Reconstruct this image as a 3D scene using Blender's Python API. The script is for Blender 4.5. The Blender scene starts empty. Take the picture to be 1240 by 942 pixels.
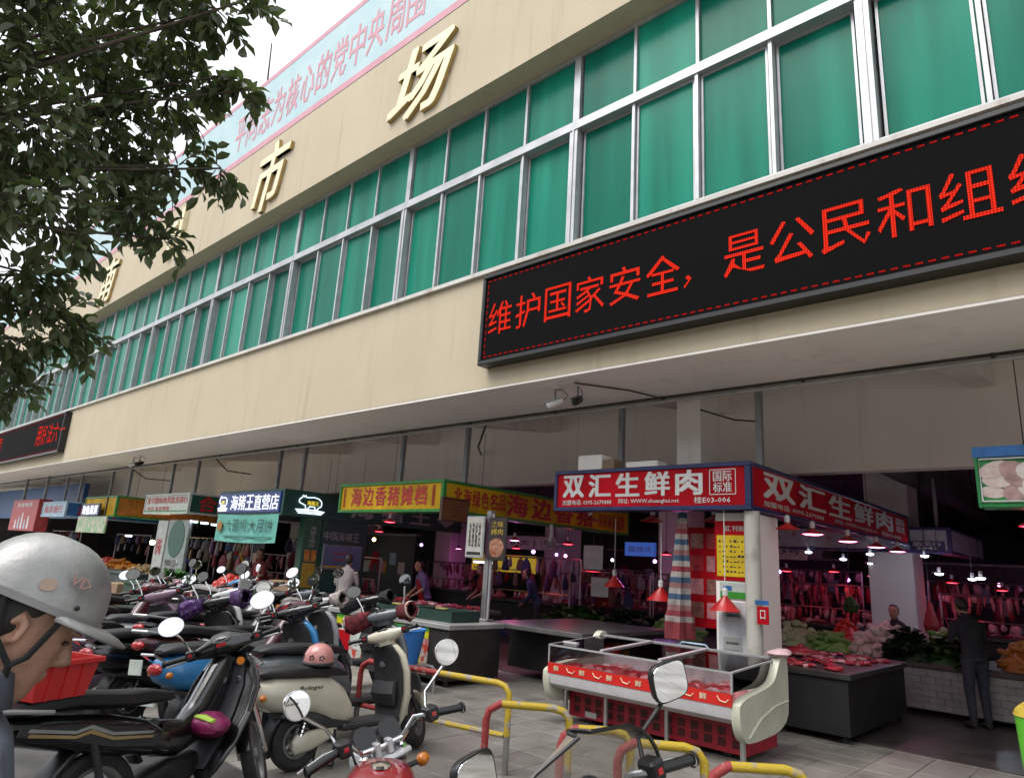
import bpy, math, random
import numpy as np
from mathutils import Vector, Matrix
random.seed(7)
SC = bpy.context.scene
COL = SC.collection

# ---------------------------------------------------------------- camera
cam_d = bpy.data.cameras.new('camera')
cam = bpy.data.objects.new('camera', cam_d)
COL.objects.link(cam)
_d1 = Vector((-930, 155, 830.42)).normalized()      # facade direction (-X) seen by the lens
_d3 = Vector((201, -3243, 830.42)).normalized()     # up (+Z) seen by the lens
_X = -_d1; _Z = _d3; _Y = Vector((-930, 155, 830.42)).cross(Vector((201, -3243, 830.42))).normalized()
_R = Matrix((_X, _Y, _Z))
_right = _R @ Vector((1, 0, 0)); _up = _R @ Vector((0, -1, 0)); _back = _R @ Vector((0, 0, -1))
CAM = Vector((0, 0, 1.75))
cam.matrix_world = Matrix((( _right.x, _up.x, _back.x, CAM.x), (_right.y, _up.y, _back.y, CAM.y), (_right.z, _up.z, _back.z, CAM.z), (0, 0, 0, 1)))
cam_d.sensor_width = 36.0
cam_d.lens = 36.0 * 830.42 / 1240.0
cam_d.clip_start = 0.05
cam_d.clip_end = 3000
SC.camera = cam

# ---------------------------------------------------------------- sky, sun, exposure (bright overcast)
world = bpy.data.worlds.new('World'); SC.world = world; world.use_nodes = True
wn = world.node_tree.nodes; wl = world.node_tree.links; wn.clear()
w_out = wn.new('ShaderNodeOutputWorld'); w_bg = wn.new('ShaderNodeBackground'); w_sky = wn.new('ShaderNodeTexSky')
w_sky.sky_type = 'NISHITA'; w_sky.sun_disc = False
w_sky.sun_elevation = math.radians(58); w_sky.sun_rotation = math.radians(200)
w_sky.dust_density = 6.0; w_sky.air_density = 1.0; w_sky.ozone_density = 1.0
w_hs = wn.new('ShaderNodeHueSaturation'); w_hs.inputs['Saturation'].default_value = 0.18
w_mix = wn.new('ShaderNodeMix'); w_mix.data_type = 'RGBA'
w_mix.inputs[0].default_value = 0.75                     # the cloud deck evens the sky out
w_mix.inputs[7].default_value = (10.6, 11.0, 11.8, 1)
wl.new(w_sky.outputs[0], w_hs.inputs['Color']); wl.new(w_hs.outputs[0], w_mix.inputs[6])
wl.new(w_mix.outputs[2], w_bg.inputs['Color']); w_bg.inputs['Strength'].default_value = 0.08
wl.new(w_bg.outputs[0], w_out.inputs['Surface'])
sun_d = bpy.data.lights.new('sun', 'SUN'); sun_d.energy = 1.5; sun_d.angle = math.radians(45); sun_d.color = (1, 0.96, 0.9)
sun = bpy.data.objects.new('sun', sun_d); COL.objects.link(sun); sun.location = (0, -10, 30)
sun.rotation_euler = (math.radians(32), 0, math.radians(-20))
SC.view_settings.view_transform = 'Standard'; SC.view_settings.look = 'None'
SC.view_settings.gamma = 1.0; SC.view_settings.use_curve_mapping = False
SC.view_settings.exposure = 1.0
SC.render.engine = 'CYCLES'
SC.cycles.use_denoising = True
SC.cycles.max_bounces = 8; SC.cycles.diffuse_bounces = 5; SC.cycles.glossy_bounces = 3
SC.cycles.transmission_bounces = 5; SC.cycles.transparent_max_bounces = 8
SC.cycles.caustics_reflective = False; SC.cycles.caustics_refractive = False
SC.cycles.sample_clamp_indirect = 4.0

# ---------------------------------------------------------------- materials
MATS = {}
def lin(c):
    return tuple(((v / 255.0) / 12.92 if v / 255.0 <= 0.04045 else ((v / 255.0 + 0.055) / 1.055) ** 2.4) for v in c)
def mat(name, col, rough=0.6, metal=0.0, var=0.12, scale=6.0, bump=0.0, bscale=60.0, emit=None, estr=0.0, col2=None,
        alpha=1.0, trans=0.0, coat=0.0, stretch=None, spec=0.5, rvar=0.0, detail=5.0, edge=(0.35, 0.65)):
    """procedural Principled material: base colour broken up by noise, optional bump and gloss variation"""
    if name in MATS: return MATS[name]
    if metal < .8:
        col = tuple(v * .83 for v in col); col2 = tuple(v * .83 for v in col2) if col2 else None
    m = bpy.data.materials.new(name); m.use_nodes = True
    n = m.node_tree.nodes; l = m.node_tree.links
    b = n['Principled BSDF']
    b.inputs['Roughness'].default_value = rough; b.inputs['Metallic'].default_value = metal
    b.inputs['Specular IOR Level'].default_value = spec
    b.inputs['Coat Weight'].default_value = coat; b.inputs['Coat Roughness'].default_value = 0.06
    b.inputs['Alpha'].default_value = alpha; b.inputs['Transmission Weight'].default_value = trans
    tc = n.new('ShaderNodeTexCoord'); src = tc.outputs['Object']
    if stretch:
        mp = n.new('ShaderNodeMapping'); mp.inputs['Scale'].default_value = stretch
        l.new(src, mp.inputs['Vector']); src = mp.outputs['Vector']
    if var > 0 or col2:
        nz = n.new('ShaderNodeTexNoise'); nz.inputs['Scale'].default_value = scale; nz.inputs['Detail'].default_value = detail
        l.new(src, nz.inputs['Vector'])
        rp = n.new('ShaderNodeValToRGB'); rp.color_ramp.elements[0].position = edge[0]; rp.color_ramp.elements[1].position = edge[1]
        c2 = col2 if col2 else tuple(min(1, v * (1 + var)) for v in col)
        c1 = col if col2 else tuple(v * (1 - var) for v in col)
        rp.color_ramp.elements[0].color = (*c1, 1); rp.color_ramp.elements[1].color = (*c2, 1)
        l.new(nz.outputs['Fac'], rp.inputs['Fac']); l.new(rp.outputs['Color'], b.inputs['Base Color'])
        if rvar > 0:
            mr = n.new('ShaderNodeMapRange'); mr.inputs['To Min'].default_value = max(0, rough - rvar); mr.inputs['To Max'].default_value = min(1, rough + rvar)
            l.new(nz.outputs['Fac'], mr.inputs['Value']); l.new(mr.outputs['Result'], b.inputs['Roughness'])
    else:
        b.inputs['Base Color'].default_value = (*col, 1)
    if bump > 0:
        nb = n.new('ShaderNodeTexNoise'); nb.inputs['Scale'].default_value = bscale; nb.inputs['Detail'].default_value = 4
        l.new(src, nb.inputs['Vector'])
        bp = n.new('ShaderNodeBump'); bp.inputs['Strength'].default_value = bump; bp.inputs['Distance'].default_value = 0.02
        l.new(nb.outputs['Fac'], bp.inputs['Height']); l.new(bp.outputs['Normal'], b.inputs['Normal'])
    if emit:
        b.inputs['Emission Color'].default_value = (*emit, 1); b.inputs['Emission Strength'].default_value = estr
    MATS[name] = m
    return m
def glass(name, col, rough=0.05, mixf=0.75):
    """thin sheet: mostly see-through, fresnel-like reflection"""
    if name in MATS: return MATS[name]
    m = bpy.data.materials.new(name); m.use_nodes = True
    n = m.node_tree.nodes; l = m.node_tree.links; n.clear()
    o = n.new('ShaderNodeOutputMaterial'); t = n.new('ShaderNodeBsdfTransparent'); g = n.new('ShaderNodeBsdfGlossy'); mx = n.new('ShaderNodeMixShader')
    fr = n.new('ShaderNodeFresnel'); fr.inputs['IOR'].default_value = 1.5
    ad = n.new('ShaderNodeMath'); ad.operation = 'ADD'; ad.inputs[1].default_value = 1 - mixf; ad.use_clamp = True
    t.inputs['Color'].default_value = (*col, 1); g.inputs['Roughness'].default_value = rough
    l.new(fr.outputs[0], ad.inputs[0]); l.new(ad.outputs[0], mx.inputs[0]); l.new(t.outputs[0], mx.inputs[1]); l.new(g.outputs[0], mx.inputs[2])
    l.new(mx.outputs[0], o.inputs[0]); MATS[name] = m
    return m

# ---------------------------------------------------------------- mesh helpers
class MB:
    def __init__(s): s.v = []; s.f = []; s.m = []
    def add(s, vs, fs, mi=0):
        o = len(s.v); s.v += [tuple(v) for v in vs]; s.f += [tuple(i + o for i in f) for f in fs]; s.m += [mi] * len(fs); return s
    def box(s, x0, x1, y0, y1, z0, z1, mi=0):
        vs = [(x, y, z) for x in (x0, x1) for y in (y0, y1) for z in (z0, z1)]
        return s.add(vs, [(0, 1, 3, 2), (4, 6, 7, 5), (0, 4, 5, 1), (2, 3, 7, 6), (0, 2, 6, 4), (1, 5, 7, 3)], mi)
    def bbox(s, x0, x1, y0, y1, z0, z1, b=0.01, mi=0):
        """box with chamfered edges"""
        b = min(b, abs(x1 - x0) / 2.2, abs(y1 - y0) / 2.2, abs(z1 - z0) / 2.2)
        P = []; idx = {}
        for i, x in enumerate((x0, x1)):
            for j, y in enumerate((y0, y1)):
                for k, z in enumerate((z0, z1)):
                    dx = b if i == 0 else -b; dy = b if j == 0 else -b; dz = b if k == 0 else -b
                    for a, p in enumerate(((x, y + dy, z + dz), (x + dx, y, z + dz), (x + dx, y + dy, z))):
                        idx[i, j, k, a] = len(P); P.append(p)
        F = []
        for i in (0, 1):
            F.append([idx[i, 0, 0, 0], idx[i, 0, 1, 0], idx[i, 1, 1, 0], idx[i, 1, 0, 0]][::(1 if i == 0 else -1)])
            F.append([idx[0, i, 0, 1], idx[1, i, 0, 1], idx[1, i, 1, 1], idx[0, i, 1, 1]][::(1 if i == 0 else -1)])
            F.append([idx[0, 0, i, 2], idx[0, 1, i, 2], idx[1, 1, i, 2], idx[1, 0, i, 2]][::(1 if i == 0 else -1)])
        for p in (0, 1):
            for q in (0, 1):
                F.append([idx[0, p, q, 1], idx[1, p, q, 1], idx[1, p, q, 2], idx[0, p, q, 2]])
                F.append([idx[p, 0, q, 0], idx[p, 1, q, 0], idx[p, 1, q, 2], idx[p, 0, q, 2]])
                F.append([idx[p, q, 0, 0], idx[p, q, 1, 0], idx[p, q, 1, 1], idx[p, q, 0, 1]])
        for i in (0, 1):
            for j in (0, 1):
                for k in (0, 1): F.append([idx[i, j, k, 0], idx[i, j, k, 1], idx[i, j, k, 2]])
        return s.add(P, F, mi)
    def tube(s, pts, r, n=8, mi=0, cap=True):
        pts = [Vector(p) for p in pts]; k = len(pts)
        rs = r if isinstance(r, (list, tuple)) else [r] * k
        vs = []; prev = None
        for i, p in enumerate(pts):
            t = (pts[min(i + 1, k - 1)] - pts[max(i - 1, 0)]).normalized()
            if prev is None:
                a = Vector((0, 0, 1)) if abs(t.z) < 0.9 else Vector((1, 0, 0)); u = t.cross(a).normalized()
            else:
                u = (prev - t * prev.dot(t)).normalized()
            prev = u; w = t.cross(u)
            vs += [p + (u * math.cos(2 * math.pi * j / n) + w * math.sin(2 * math.pi * j / n)) * rs[i] for j in range(n)]
        fs = [(i * n + j, i * n + (j + 1) % n, (i + 1) * n + (j + 1) % n, (i + 1) * n + j) for i in range(k - 1) for j in range(n)]
        if cap: fs += [tuple(range(n))[::-1], tuple(range((k - 1) * n, k * n))]
        return s.add(vs, fs, mi)
    def cyl(s, p0, p1, r0, r1=None, n=12, mi=0, cap=True): return s.tube([p0, p1], [r0, r0 if r1 is None else r1], n, mi, cap)
    def loft(s, secs, n=16, mi=0, cap=True):
        """secs: (centre, axis_u, axis_v, exponent) superellipse rings"""
        vs = []
        for c, u, v, e in secs:
            c = Vector(c); u = Vector(u); v = Vector(v)
            for j in range(n):
                a = 2 * math.pi * j / n; ca, sa = math.cos(a), math.sin(a)
                vs.append(c + u * (math.copysign(abs(ca) ** (2 / e), ca)) + v * (math.copysign(abs(sa) ** (2 / e), sa)))
        k = len(secs)
        fs = [(i * n + j, i * n + (j + 1) % n, (i + 1) * n + (j + 1) % n, (i + 1) * n + j) for i in range(k - 1) for j in range(n)]
        if cap: fs += [tuple(range(n))[::-1], tuple(range((k - 1) * n, k * n))]
        return s.add(vs, fs, mi)
    def loftx(s, secs, e=2.6, n=16, mi=0):   # (x, z, half_height, half_width)
        return s.loft([((x, 0, z), (0, w, 0), (0, 0, h), e) for x, z, h, w in secs], n, mi)
    def lathe(s, prof, c=(0, 0, 0), axis='z', n=20, mi=0, close=False):
        """prof: (radius, height) pairs"""
        vs = []; c = Vector(c)
        for r, h in prof:
            for j in range(n):
                a = 2 * math.pi * j / n; p = (r * math.cos(a), r * math.sin(a), h)
                if axis == 'y': p = (p[0], p[2], p[1])
                elif axis == 'x': p = (p[2], p[0], p[1])
                vs.append(c + Vector(p))
        k = len(prof)
        fs = [(i * n + j, i * n + (j + 1) % n, (i + 1) * n + (j + 1) % n, (i + 1) * n + j) for i in range(k - 1) for j in range(n)]
        if close: fs += [((k - 1) * n + j, (k - 1) * n + (j + 1) % n, (j + 1) % n, j) for j in range(n)]
        return s.add(vs, fs, mi)
    def ball(s, c, rx, ry=None, rz=None, n=12, mi=0, jit=0.0, rng=random):
        ry = rx if ry is None else ry; rz = rx if rz is None else rz
        m = max(4, n // 2); c = Vector(c); vs = [c + Vector((0, 0, -rz))]
        for i in range(1, m):
            th = math.pi * i / m - math.pi / 2
            for j in range(n):
                a = 2 * math.pi * j / n; q = 1 + (rng.random() - 0.5) * jit
                vs.append(c + Vector((rx * math.cos(th) * math.cos(a) * q, ry * math.cos(th) * math.sin(a) * q, rz * math.sin(th) * q)))
        vs.append(c + Vector((0, 0, rz))); L = len(vs) - 1
        fs = [(0, 1 + (j + 1) % n, 1 + j) for j in range(n)]
        fs += [(1 + i * n + j, 1 + i * n + (j + 1) % n, 1 + (i + 1) * n + (j + 1) % n, 1 + (i + 1) * n + j) for i in range(m - 2) for j in range(n)]
        fs += [(L, 1 + (m - 2) * n + j, 1 + (m - 2) * n + (j + 1) % n) for j in range(n)]
        return s.add(vs, fs, mi)
    def prism(s, poly, o, u, v, d, mi=0):
        """polygon (a,b) in plane o + a*u + b*v pushed along vector d"""
        o = Vector(o); u = Vector(u); v = Vector(v); d = Vector(d); n = len(poly)
        A = [o + u * a + v * b for a, b in poly]
        return s.add(A + [p + d for p in A], [tuple(range(n))[::-1], tuple(range(n, 2 * n))] + [(j, (j + 1) % n, n + (j + 1) % n, n + j) for j in range(n)], mi)
    def mesh(s, name, mats, smooth=False):
        me = bpy.data.meshes.new(name); me.from_pydata(s.v, [], s.f)
        ms = mats if isinstance(mats, (list, tuple)) else [mats]
        for m_ in ms: me.materials.append(m_)
        if len(ms) > 1: me.polygons.foreach_set('material_index', s.m)
        me.update()
        import bmesh
        bm = bmesh.new(); bm.from_mesh(me); bmesh.ops.recalc_face_normals(bm, faces=bm.faces); bm.to_mesh(me); bm.free()
        if smooth:
            me.polygons.foreach_set('use_smooth', [True] * len(me.polygons))
            try: me.set_sharp_from_angle(angle=math.radians(38))
            except Exception: pass
        return me
    def build(s, name, mats, parent=None, smooth=False, **tags):
        return put(name, s.mesh(name, mats, smooth), parent, **tags)
def put(name, me, parent=None, loc=None, label=None, cat=None, group=None, kind=None, mx=None):
    o = bpy.data.objects.new(name, me); COL.objects.link(o)
    if parent: o.parent = parent
    if loc: o.location = loc
    if mx is not None: o.matrix_local = mx
    return tag(o, label, cat, group, kind)
def tag(o, label=None, cat=None, group=None, kind=None):
    if label: o['label'] = label
    if cat: o['category'] = cat
    if group: o['group'] = group
    if kind: o['kind'] = kind
    return o
def thing(name, label, cat, loc=(0, 0, 0), rz=0.0, group=None):
    o = bpy.data.objects.new(name, None); COL.objects.link(o)
    o.location = loc; o.rotation_euler = (0, 0, rz); o.empty_display_size = 0.1
    return tag(o, label, cat, group)

# ---------------------------------------------------------------- lettering (flat solid letters, built from the interface typeface)
_TX = {}
def glyphs(txt, bold=0.0, res=1, shear=0.0):
    k = (txt, bold, res, shear)
    if k not in _TX:
        c = bpy.data.curves.new('lettering', 'FONT'); c.body = txt; c.offset = bold; c.resolution_u = res; c.fill_mode = 'FRONT'; c.shear = shear
        o = bpy.data.objects.new('lettering', c)
        me = bpy.data.meshes.new_from_object(o)
        v = np.array([q.co[:] for q in me.vertices]) if len(me.vertices) else np.zeros((1, 3)); f = [tuple(p.vertices) for p in me.polygons]
        bpy.data.objects.remove(o); bpy.data.curves.remove(c); bpy.data.meshes.remove(me)
        lo = v.min(0); hi = v.max(0); v = (v - lo) / np.maximum(hi - lo, 1e-6)
        _TX[k] = (v, f)
    return _TX[k]
def lettering(txt, o, u, v, w, h, m, parent, out, bold=0.012, depth=0.0, name='lettering', res=1, shear=0.0, **tags):
    """letters fitted into a w x h box whose lower left corner is o; `out` is the outward normal"""
    g, f = glyphs(txt, 0.0, res, shear)
    o = Vector(o); u = Vector(u); v = Vector(v); out = Vector(out); mb = MB()
    bw = max(0.0, bold) * 1.0
    nch = max(1, len(txt.replace(' ', '')) * (0.55 if txt.isascii() else 1.0))
    sh_ = [(0, 0)] if bw < .008 else [(-bw / nch, -bw * .6), (bw / nch, -bw * .6), (-bw / nch, bw * .6), (bw / nch, bw * .6), (0, 0)]
    edges = {}
    for fc in f:
        for i in range(len(fc)):
            a, b = fc[i], fc[(i + 1) % len(fc)]; edges.setdefault((min(a, b), max(a, b)), []).append((a, b))
    rim = [e[0] for e in edges.values() if len(e) == 1]
    for q_, (du, dv) in enumerate(sh_):
        dd = depth + .0005 * q_; n1 = len(mb.v)
        P = [o + u * ((a + du) * w) + v * ((b + dv) * h) + out * dd for a, b, _ in g]
        mb.add(P, f)
        if depth > .004:
            n0 = len(mb.v); mb.v += [tuple(p - out * dd) for p in P]
            for a, b in rim: mb.f.append((n1 + b, n1 + a, n0 + a, n0 + b)); mb.m.append(1)
    me = bpy.data.meshes.new(name); me.from_pydata(mb.v, [], mb.f)
    for x in (m if isinstance(m, (list, tuple)) else [m]): me.materials.append(x)
    if isinstance(m, (list, tuple)) and len(m) > 1: me.polygons.foreach_set('material_index', mb.m)
    me.update()
    return put(name, me, parent, **tags)
UX, UY, UZ = Vector((1, 0, 0)), Vector((0, 1, 0)), Vector((0, 0, 1))

# ================================================================ SETTING
def mat_ground():
    m = bpy.data.materials.new('paving'); m.use_nodes = True; n = m.node_tree.nodes; l = m.node_tree.links; b = n['Principled BSDF']
    g = n.new('ShaderNodeNewGeometry'); br = n.new('ShaderNodeTexBrick'); br.offset = 0.0; br.squash = 1.0
    br.inputs['Scale'].default_value = 1.0; br.inputs['Brick Width'].default_value = 0.4; br.inputs['Row Height'].default_value = 0.4; br.inputs['Mortar Size'].default_value = 0.006
    br.inputs['Color1'].default_value = (.42, .40, .365, 1); br.inputs['Color2'].default_value = (.38, .36, .33, 1); br.inputs['Mortar'].default_value = (.07, .065, .06, 1)
    nz = n.new('ShaderNodeTexNoise'); nz.inputs['Scale'].default_value = 1.1; nz.inputs['Detail'].default_value = 8
    rp = n.new('ShaderNodeValToRGB'); rp.color_ramp.elements[0].position = .35; rp.color_ramp.elements[0].color = (.55, .53, .5, 1); rp.color_ramp.elements[1].position = .62; rp.color_ramp.elements[1].color = (1, 1, 1, 1)
    mx = n.new('ShaderNodeMix'); mx.data_type = 'RGBA'; mx.blend_type = 'MULTIPLY'; mx.inputs[0].default_value = 1
    l.new(g.outputs['Position'], br.inputs['Vector']); l.new(g.outputs['Position'], nz.inputs['Vector']); l.new(nz.outputs['Fac'], rp.inputs['Fac'])
    l.new(br.outputs['Color'], mx.inputs[6]); l.new(rp.outputs['Color'], mx.inputs[7]); l.new(mx.outputs[2], b.inputs['Base Color']); b.inputs['Roughness'].default_value = .6
    return m
def mat_tile():
    m = bpy.data.materials.new('paving_tile'); m.use_nodes = True; n = m.node_tree.nodes; l = m.node_tree.links; b = n['Principled BSDF']
    g = n.new('ShaderNodeNewGeometry'); oi = n.new('ShaderNodeObjectInfo')
    nz = n.new('ShaderNodeTexNoise'); nz.inputs['Scale'].default_value = 1.6; nz.inputs['Detail'].default_value = 10; nz.inputs['Roughness'].default_value = .72
    n2 = n.new('ShaderNodeTexNoise'); n2.inputs['Scale'].default_value = 45; n2.inputs['Detail'].default_value = 3
    l.new(g.outputs['Position'], nz.inputs['Vector']); l.new(g.outputs['Position'], n2.inputs['Vector'])
    ad = n.new('ShaderNodeMath'); ad.operation = 'MULTIPLY_ADD'; ad.inputs[1].default_value = .16; l.new(oi.outputs['Random'], ad.inputs[0]); l.new(nz.outputs['Fac'], ad.inputs[2])
    a2 = n.new('ShaderNodeMath'); a2.operation = 'MULTIPLY_ADD'; a2.inputs[1].default_value = .18; l.new(n2.outputs['Fac'], a2.inputs[0]); l.new(ad.outputs[0], a2.inputs[2])
    rp = n.new('ShaderNodeValToRGB'); e = rp.color_ramp.elements; e[0].position = .42; e[0].color = (.062, .058, .05, 1); e[1].position = .85; e[1].color = (.215, .203, .182, 1)
    e2 = rp.color_ramp.elements.new(.6); e2.color = (.145, .137, .122, 1)
    l.new(a2.outputs[0], rp.inputs['Fac']); l.new(rp.outputs['Color'], b.inputs['Base Color'])
    mr = n.new('ShaderNodeMapRange'); mr.inputs['To Min'].default_value = .3; mr.inputs['To Max'].default_value = .7; l.new(nz.outputs['Fac'], mr.inputs['Value']); l.new(mr.outputs['Result'], b.inputs['Roughness'])
    return m
G = MB().box(-500, 300, -300, 500, -0.5, -0.008).build('ground', mat_ground(), kind='structure')
tm = MB().bbox(-.197, .197, -.197, .197, -.012, 0, .004).mesh('paving_tile', mat_tile())
for ix in range(19):
    for iy in range(15):
        x = -8.2 + ix * .4; y = 3.4 + iy * .4
        if y < 3.4 + max(0, (-x - 5.5)) * .9: continue
        put('paving_tile', tm, G, loc=(x, y, random.uniform(-.002, .0015)))
MB().box(-30, 1.5, -.6, 3.18, -.3, -.003).build('parking_strip', mat('dirty_asphalt', (.075, .072, .068), .75, var=.4, scale=2.2, bump=.3, bscale=60, detail=9), kind='structure')
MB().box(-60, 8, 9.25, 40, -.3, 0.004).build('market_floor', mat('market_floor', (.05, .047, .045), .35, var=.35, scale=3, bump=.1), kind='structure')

def mat_plaster(name, c1, c2, streak=.5, rough=.85):
    m = bpy.data.materials.new(name); m.use_nodes = True; n = m.node_tree.nodes; l = m.node_tree.links; b = n['Principled BSDF']
    g = n.new('ShaderNodeNewGeometry')
    nz = n.new('ShaderNodeTexNoise'); nz.inputs['Scale'].default_value = .6; nz.inputs['Detail'].default_value = 8; nz.inputs['Roughness'].default_value = .6
    l.new(g.outputs['Position'], nz.inputs['Vector'])
    mp = n.new('ShaderNodeMapping'); mp.inputs['Scale'].default_value = (3.2, 3.2, .22); l.new(g.outputs['Position'], mp.inputs['Vector'])
    st = n.new('ShaderNodeTexNoise'); st.inputs['Scale'].default_value = 1.6; st.inputs['Detail'].default_value = 6; l.new(mp.outputs[0], st.inputs['Vector'])
    r1 = n.new('ShaderNodeValToRGB'); r1.color_ramp.elements[0].position = .36; r1.color_ramp.elements[1].position = .66
    r1.color_ramp.elements[0].color = (*c1, 1); r1.color_ramp.elements[1].color = (*c2, 1); l.new(nz.outputs['Fac'], r1.inputs['Fac'])
    r2 = n.new('ShaderNodeValToRGB'); r2.color_ramp.elements[0].position = .56; r2.color_ramp.elements[1].position = .74
    r2.color_ramp.elements[0].color = (1, 1, 1, 1); r2.color_ramp.elements[1].color = (.55, .49, .41, 1); l.new(st.outputs['Fac'], r2.inputs['Fac'])
    mx = n.new('ShaderNodeMix'); mx.data_type = 'RGBA'; mx.blend_type = 'MULTIPLY'; mx.inputs[0].default_value = streak
    l.new(r1.outputs[0], mx.inputs[6]); l.new(r2.outputs[0], mx.inputs[7]); l.new(mx.outputs[2], b.inputs['Base Color'])
    nb = n.new('ShaderNodeTexNoise'); nb.inputs['Scale'].default_value = 14; nb.inputs['Detail'].default_value = 6; l.new(g.outputs['Position'], nb.inputs['Vector'])
    bp = n.new('ShaderNodeBump'); bp.inputs['Strength'].default_value = .12; bp.inputs['Distance'].default_value = .03; l.new(nb.outputs['Fac'], bp.inputs['Height']); l.new(bp.outputs[0], b.inputs['Normal'])
    b.inputs['Roughness'].default_value = rough
    return m
M_CREAM = mat_plaster('cream_plaster', (.455, .388, .275), (.495, .428, .312), .3)
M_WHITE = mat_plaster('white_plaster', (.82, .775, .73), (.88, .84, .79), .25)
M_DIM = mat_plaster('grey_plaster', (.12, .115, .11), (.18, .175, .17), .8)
M_ALU = mat('aluminium', (.50, .51, .52), .4, .4, .15, 3, rvar=.1)
M_STEEL = mat('stainless_steel', (.5, .5, .5), .32, .9, .12, 4, rvar=.12)
M_GREYPAINT = mat('grey_paint', (.27, .28, .29), .5, .2, .15, 5)
M_BLACK = mat('black_plastic', (.009, .009, .010), .38, 0, .25, 20)
M_DARK = mat('dark_metal', (.02, .02, .022), .45, .4, .3, 8)
M_IRON = mat('rusty_conduit', (.05, .04, .035), .7, .2, .3, 8)
def mat_pane():
    m = bpy.data.materials.new('green_glass'); m.use_nodes = True; n = m.node_tree.nodes; l = m.node_tree.links; b = n['Principled BSDF']
    g = n.new('ShaderNodeNewGeometry'); oi = n.new('ShaderNodeObjectInfo')
    mp = n.new('ShaderNodeMapping'); mp.inputs['Scale'].default_value = (1.5, 1.5, .12); l.new(g.outputs['Position'], mp.inputs['Vector'])
    st = n.new('ShaderNodeTexNoise'); st.inputs['Scale'].default_value = 1.5; st.inputs['Detail'].default_value = 3.5; l.new(mp.outputs[0], st.inputs['Vector'])
    ad = n.new('ShaderNodeMath'); ad.operation = 'MULTIPLY_ADD'; ad.inputs[1].default_value = .34; l.new(oi.outputs['Random'], ad.inputs[0]); l.new(st.outputs['Fac'], ad.inputs[2])
    rp = n.new('ShaderNodeValToRGB'); e = rp.color_ramp.elements; e[0].position = .3; e[0].color = (.003, .11, .073, 1); e[1].position = 1.0; e[1].color = (.014, .27, .178, 1)
    k = e.new(.62); k.color = (.004, .15, .099, 1)
    l.new(ad.outputs[0], rp.inputs['Fac']); l.new(rp.outputs[0], b.inputs['Base Color'])
    nb = n.new('ShaderNodeTexNoise'); nb.inputs['Scale'].default_value = 1.4; l.new(g.outputs['Position'], nb.inputs['Vector'])
    bp = n.new('ShaderNodeBump'); bp.inputs['Strength'].default_value = .08; bp.inputs['Distance'].default_value = .05; l.new(nb.outputs['Fac'], bp.inputs['Height']); l.new(bp.outputs[0], b.inputs['Normal'])
    b.inputs['Roughness'].default_value = .25; b.inputs['Specular IOR Level'].default_value = .13
    return m
M_PANE = mat_pane()

# ================================================================ MARKET BUILDING
XL, XR = -62.0, 9.0
MK = thing('market_building', 'long cream two storey market hall with a band of green windows', 'building')
MB().box(XL, XR, 7.0, 7.34, 4.28, 6.13).build('fascia_wall', M_CREAM, MK)
MB().box(XL, XR, 6.66, 7.5, 9.43, 11.5).build('overhang_wall', M_CREAM, MK)
MB().box(XL, XR, 6.80, 7.5, 11.5, 13.55).build('parapet', M_CREAM, MK)
MB().box(XL, XR, 6.93, 7.36, 6.13, 6.185).build('window_ledge', mat_plaster('ledge_paint', (.5, .48, .44), (.62, .6, .56), .8), MK)
MB().box(XL, XR, 7.34, 7.5, 6.13, 9.43).build('band_backing', M_DARK, MK)
MB().box(XL, XR, 7.5, 40, 9.5, 9.7).build('roof_slab', M_DIM, MK)
MB().box(XL, XR, 7.004, 8.65, 4.25, 4.279).build('soffit', M_WHITE, MK)
MB().box(XL, XR, 7.34, 8.65, 4.281, 4.6).build('beam', M_WHITE, MK)
MB().box(XL, XR, 8.65, 11.55, 5.1, 5.3).build('ceiling', M_WHITE, MK)
MB().box(XL, XR, 8.5, 8.65, 4.6, 5.1).build('beam', M_WHITE, MK)
MB().box(XL, XR, 11.55, 11.85, 3.5, 5.3).build('inner_beam', M_WHITE, MK)
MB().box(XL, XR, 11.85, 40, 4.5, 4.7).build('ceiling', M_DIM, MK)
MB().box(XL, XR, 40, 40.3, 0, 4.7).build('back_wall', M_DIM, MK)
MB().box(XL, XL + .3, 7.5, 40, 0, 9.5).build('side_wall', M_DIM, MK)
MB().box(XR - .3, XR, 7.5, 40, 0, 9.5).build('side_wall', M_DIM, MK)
cb = MB()
cb.prism([(8.65, 4.32), (9.25, 4.32), (11.55, 4.62), (11.55, 5.1), (8.65, 5.1)], (-.16, 0, 0), UY, UZ, (.32, 0, 0))
cbm = cb.mesh('cross_beam', M_WHITE)
for i in range(-2, 15): put('cross_beam', cbm, MK, loc=(-1.5 - i * 3.95, 0, 0))
hb = MB().box(-.2, .2, 11.9, 39.9, 4.0, 4.5).mesh('cross_beam', M_DIM)
for i in range(-1, 10): put('cross_beam', hb, MK, loc=(-3.7 - i * 5.55, 0, 0))
put('stub_beam', MB().box(-5.0, -4.62, 9.0, 9.6, 3.1, 4.4).mesh('stub_beam', M_WHITE), MK)
# columns along the front and inside
cm = MB().bbox(-.255, .255, -.4, .4, 0, 2.57, .015).mesh('column', M_WHITE)
put('column', cm, MK, loc=(-3.905, 8.88, 0))
c2 = MB().bbox(-.45, .45, -.45, .45, 0, 4.5, .02).mesh('column', M_WHITE)
for x, y in ((-4.3, 17.6), (-9.3, 17.0), (-14.9, 19), (-20.5, 19), (-26, 19), (-.6, 20.5), (1.8, 15.2), (-31.5, 19), (-9.3, 27)): put('column', c2, MK, loc=(x, y, 0))
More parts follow.
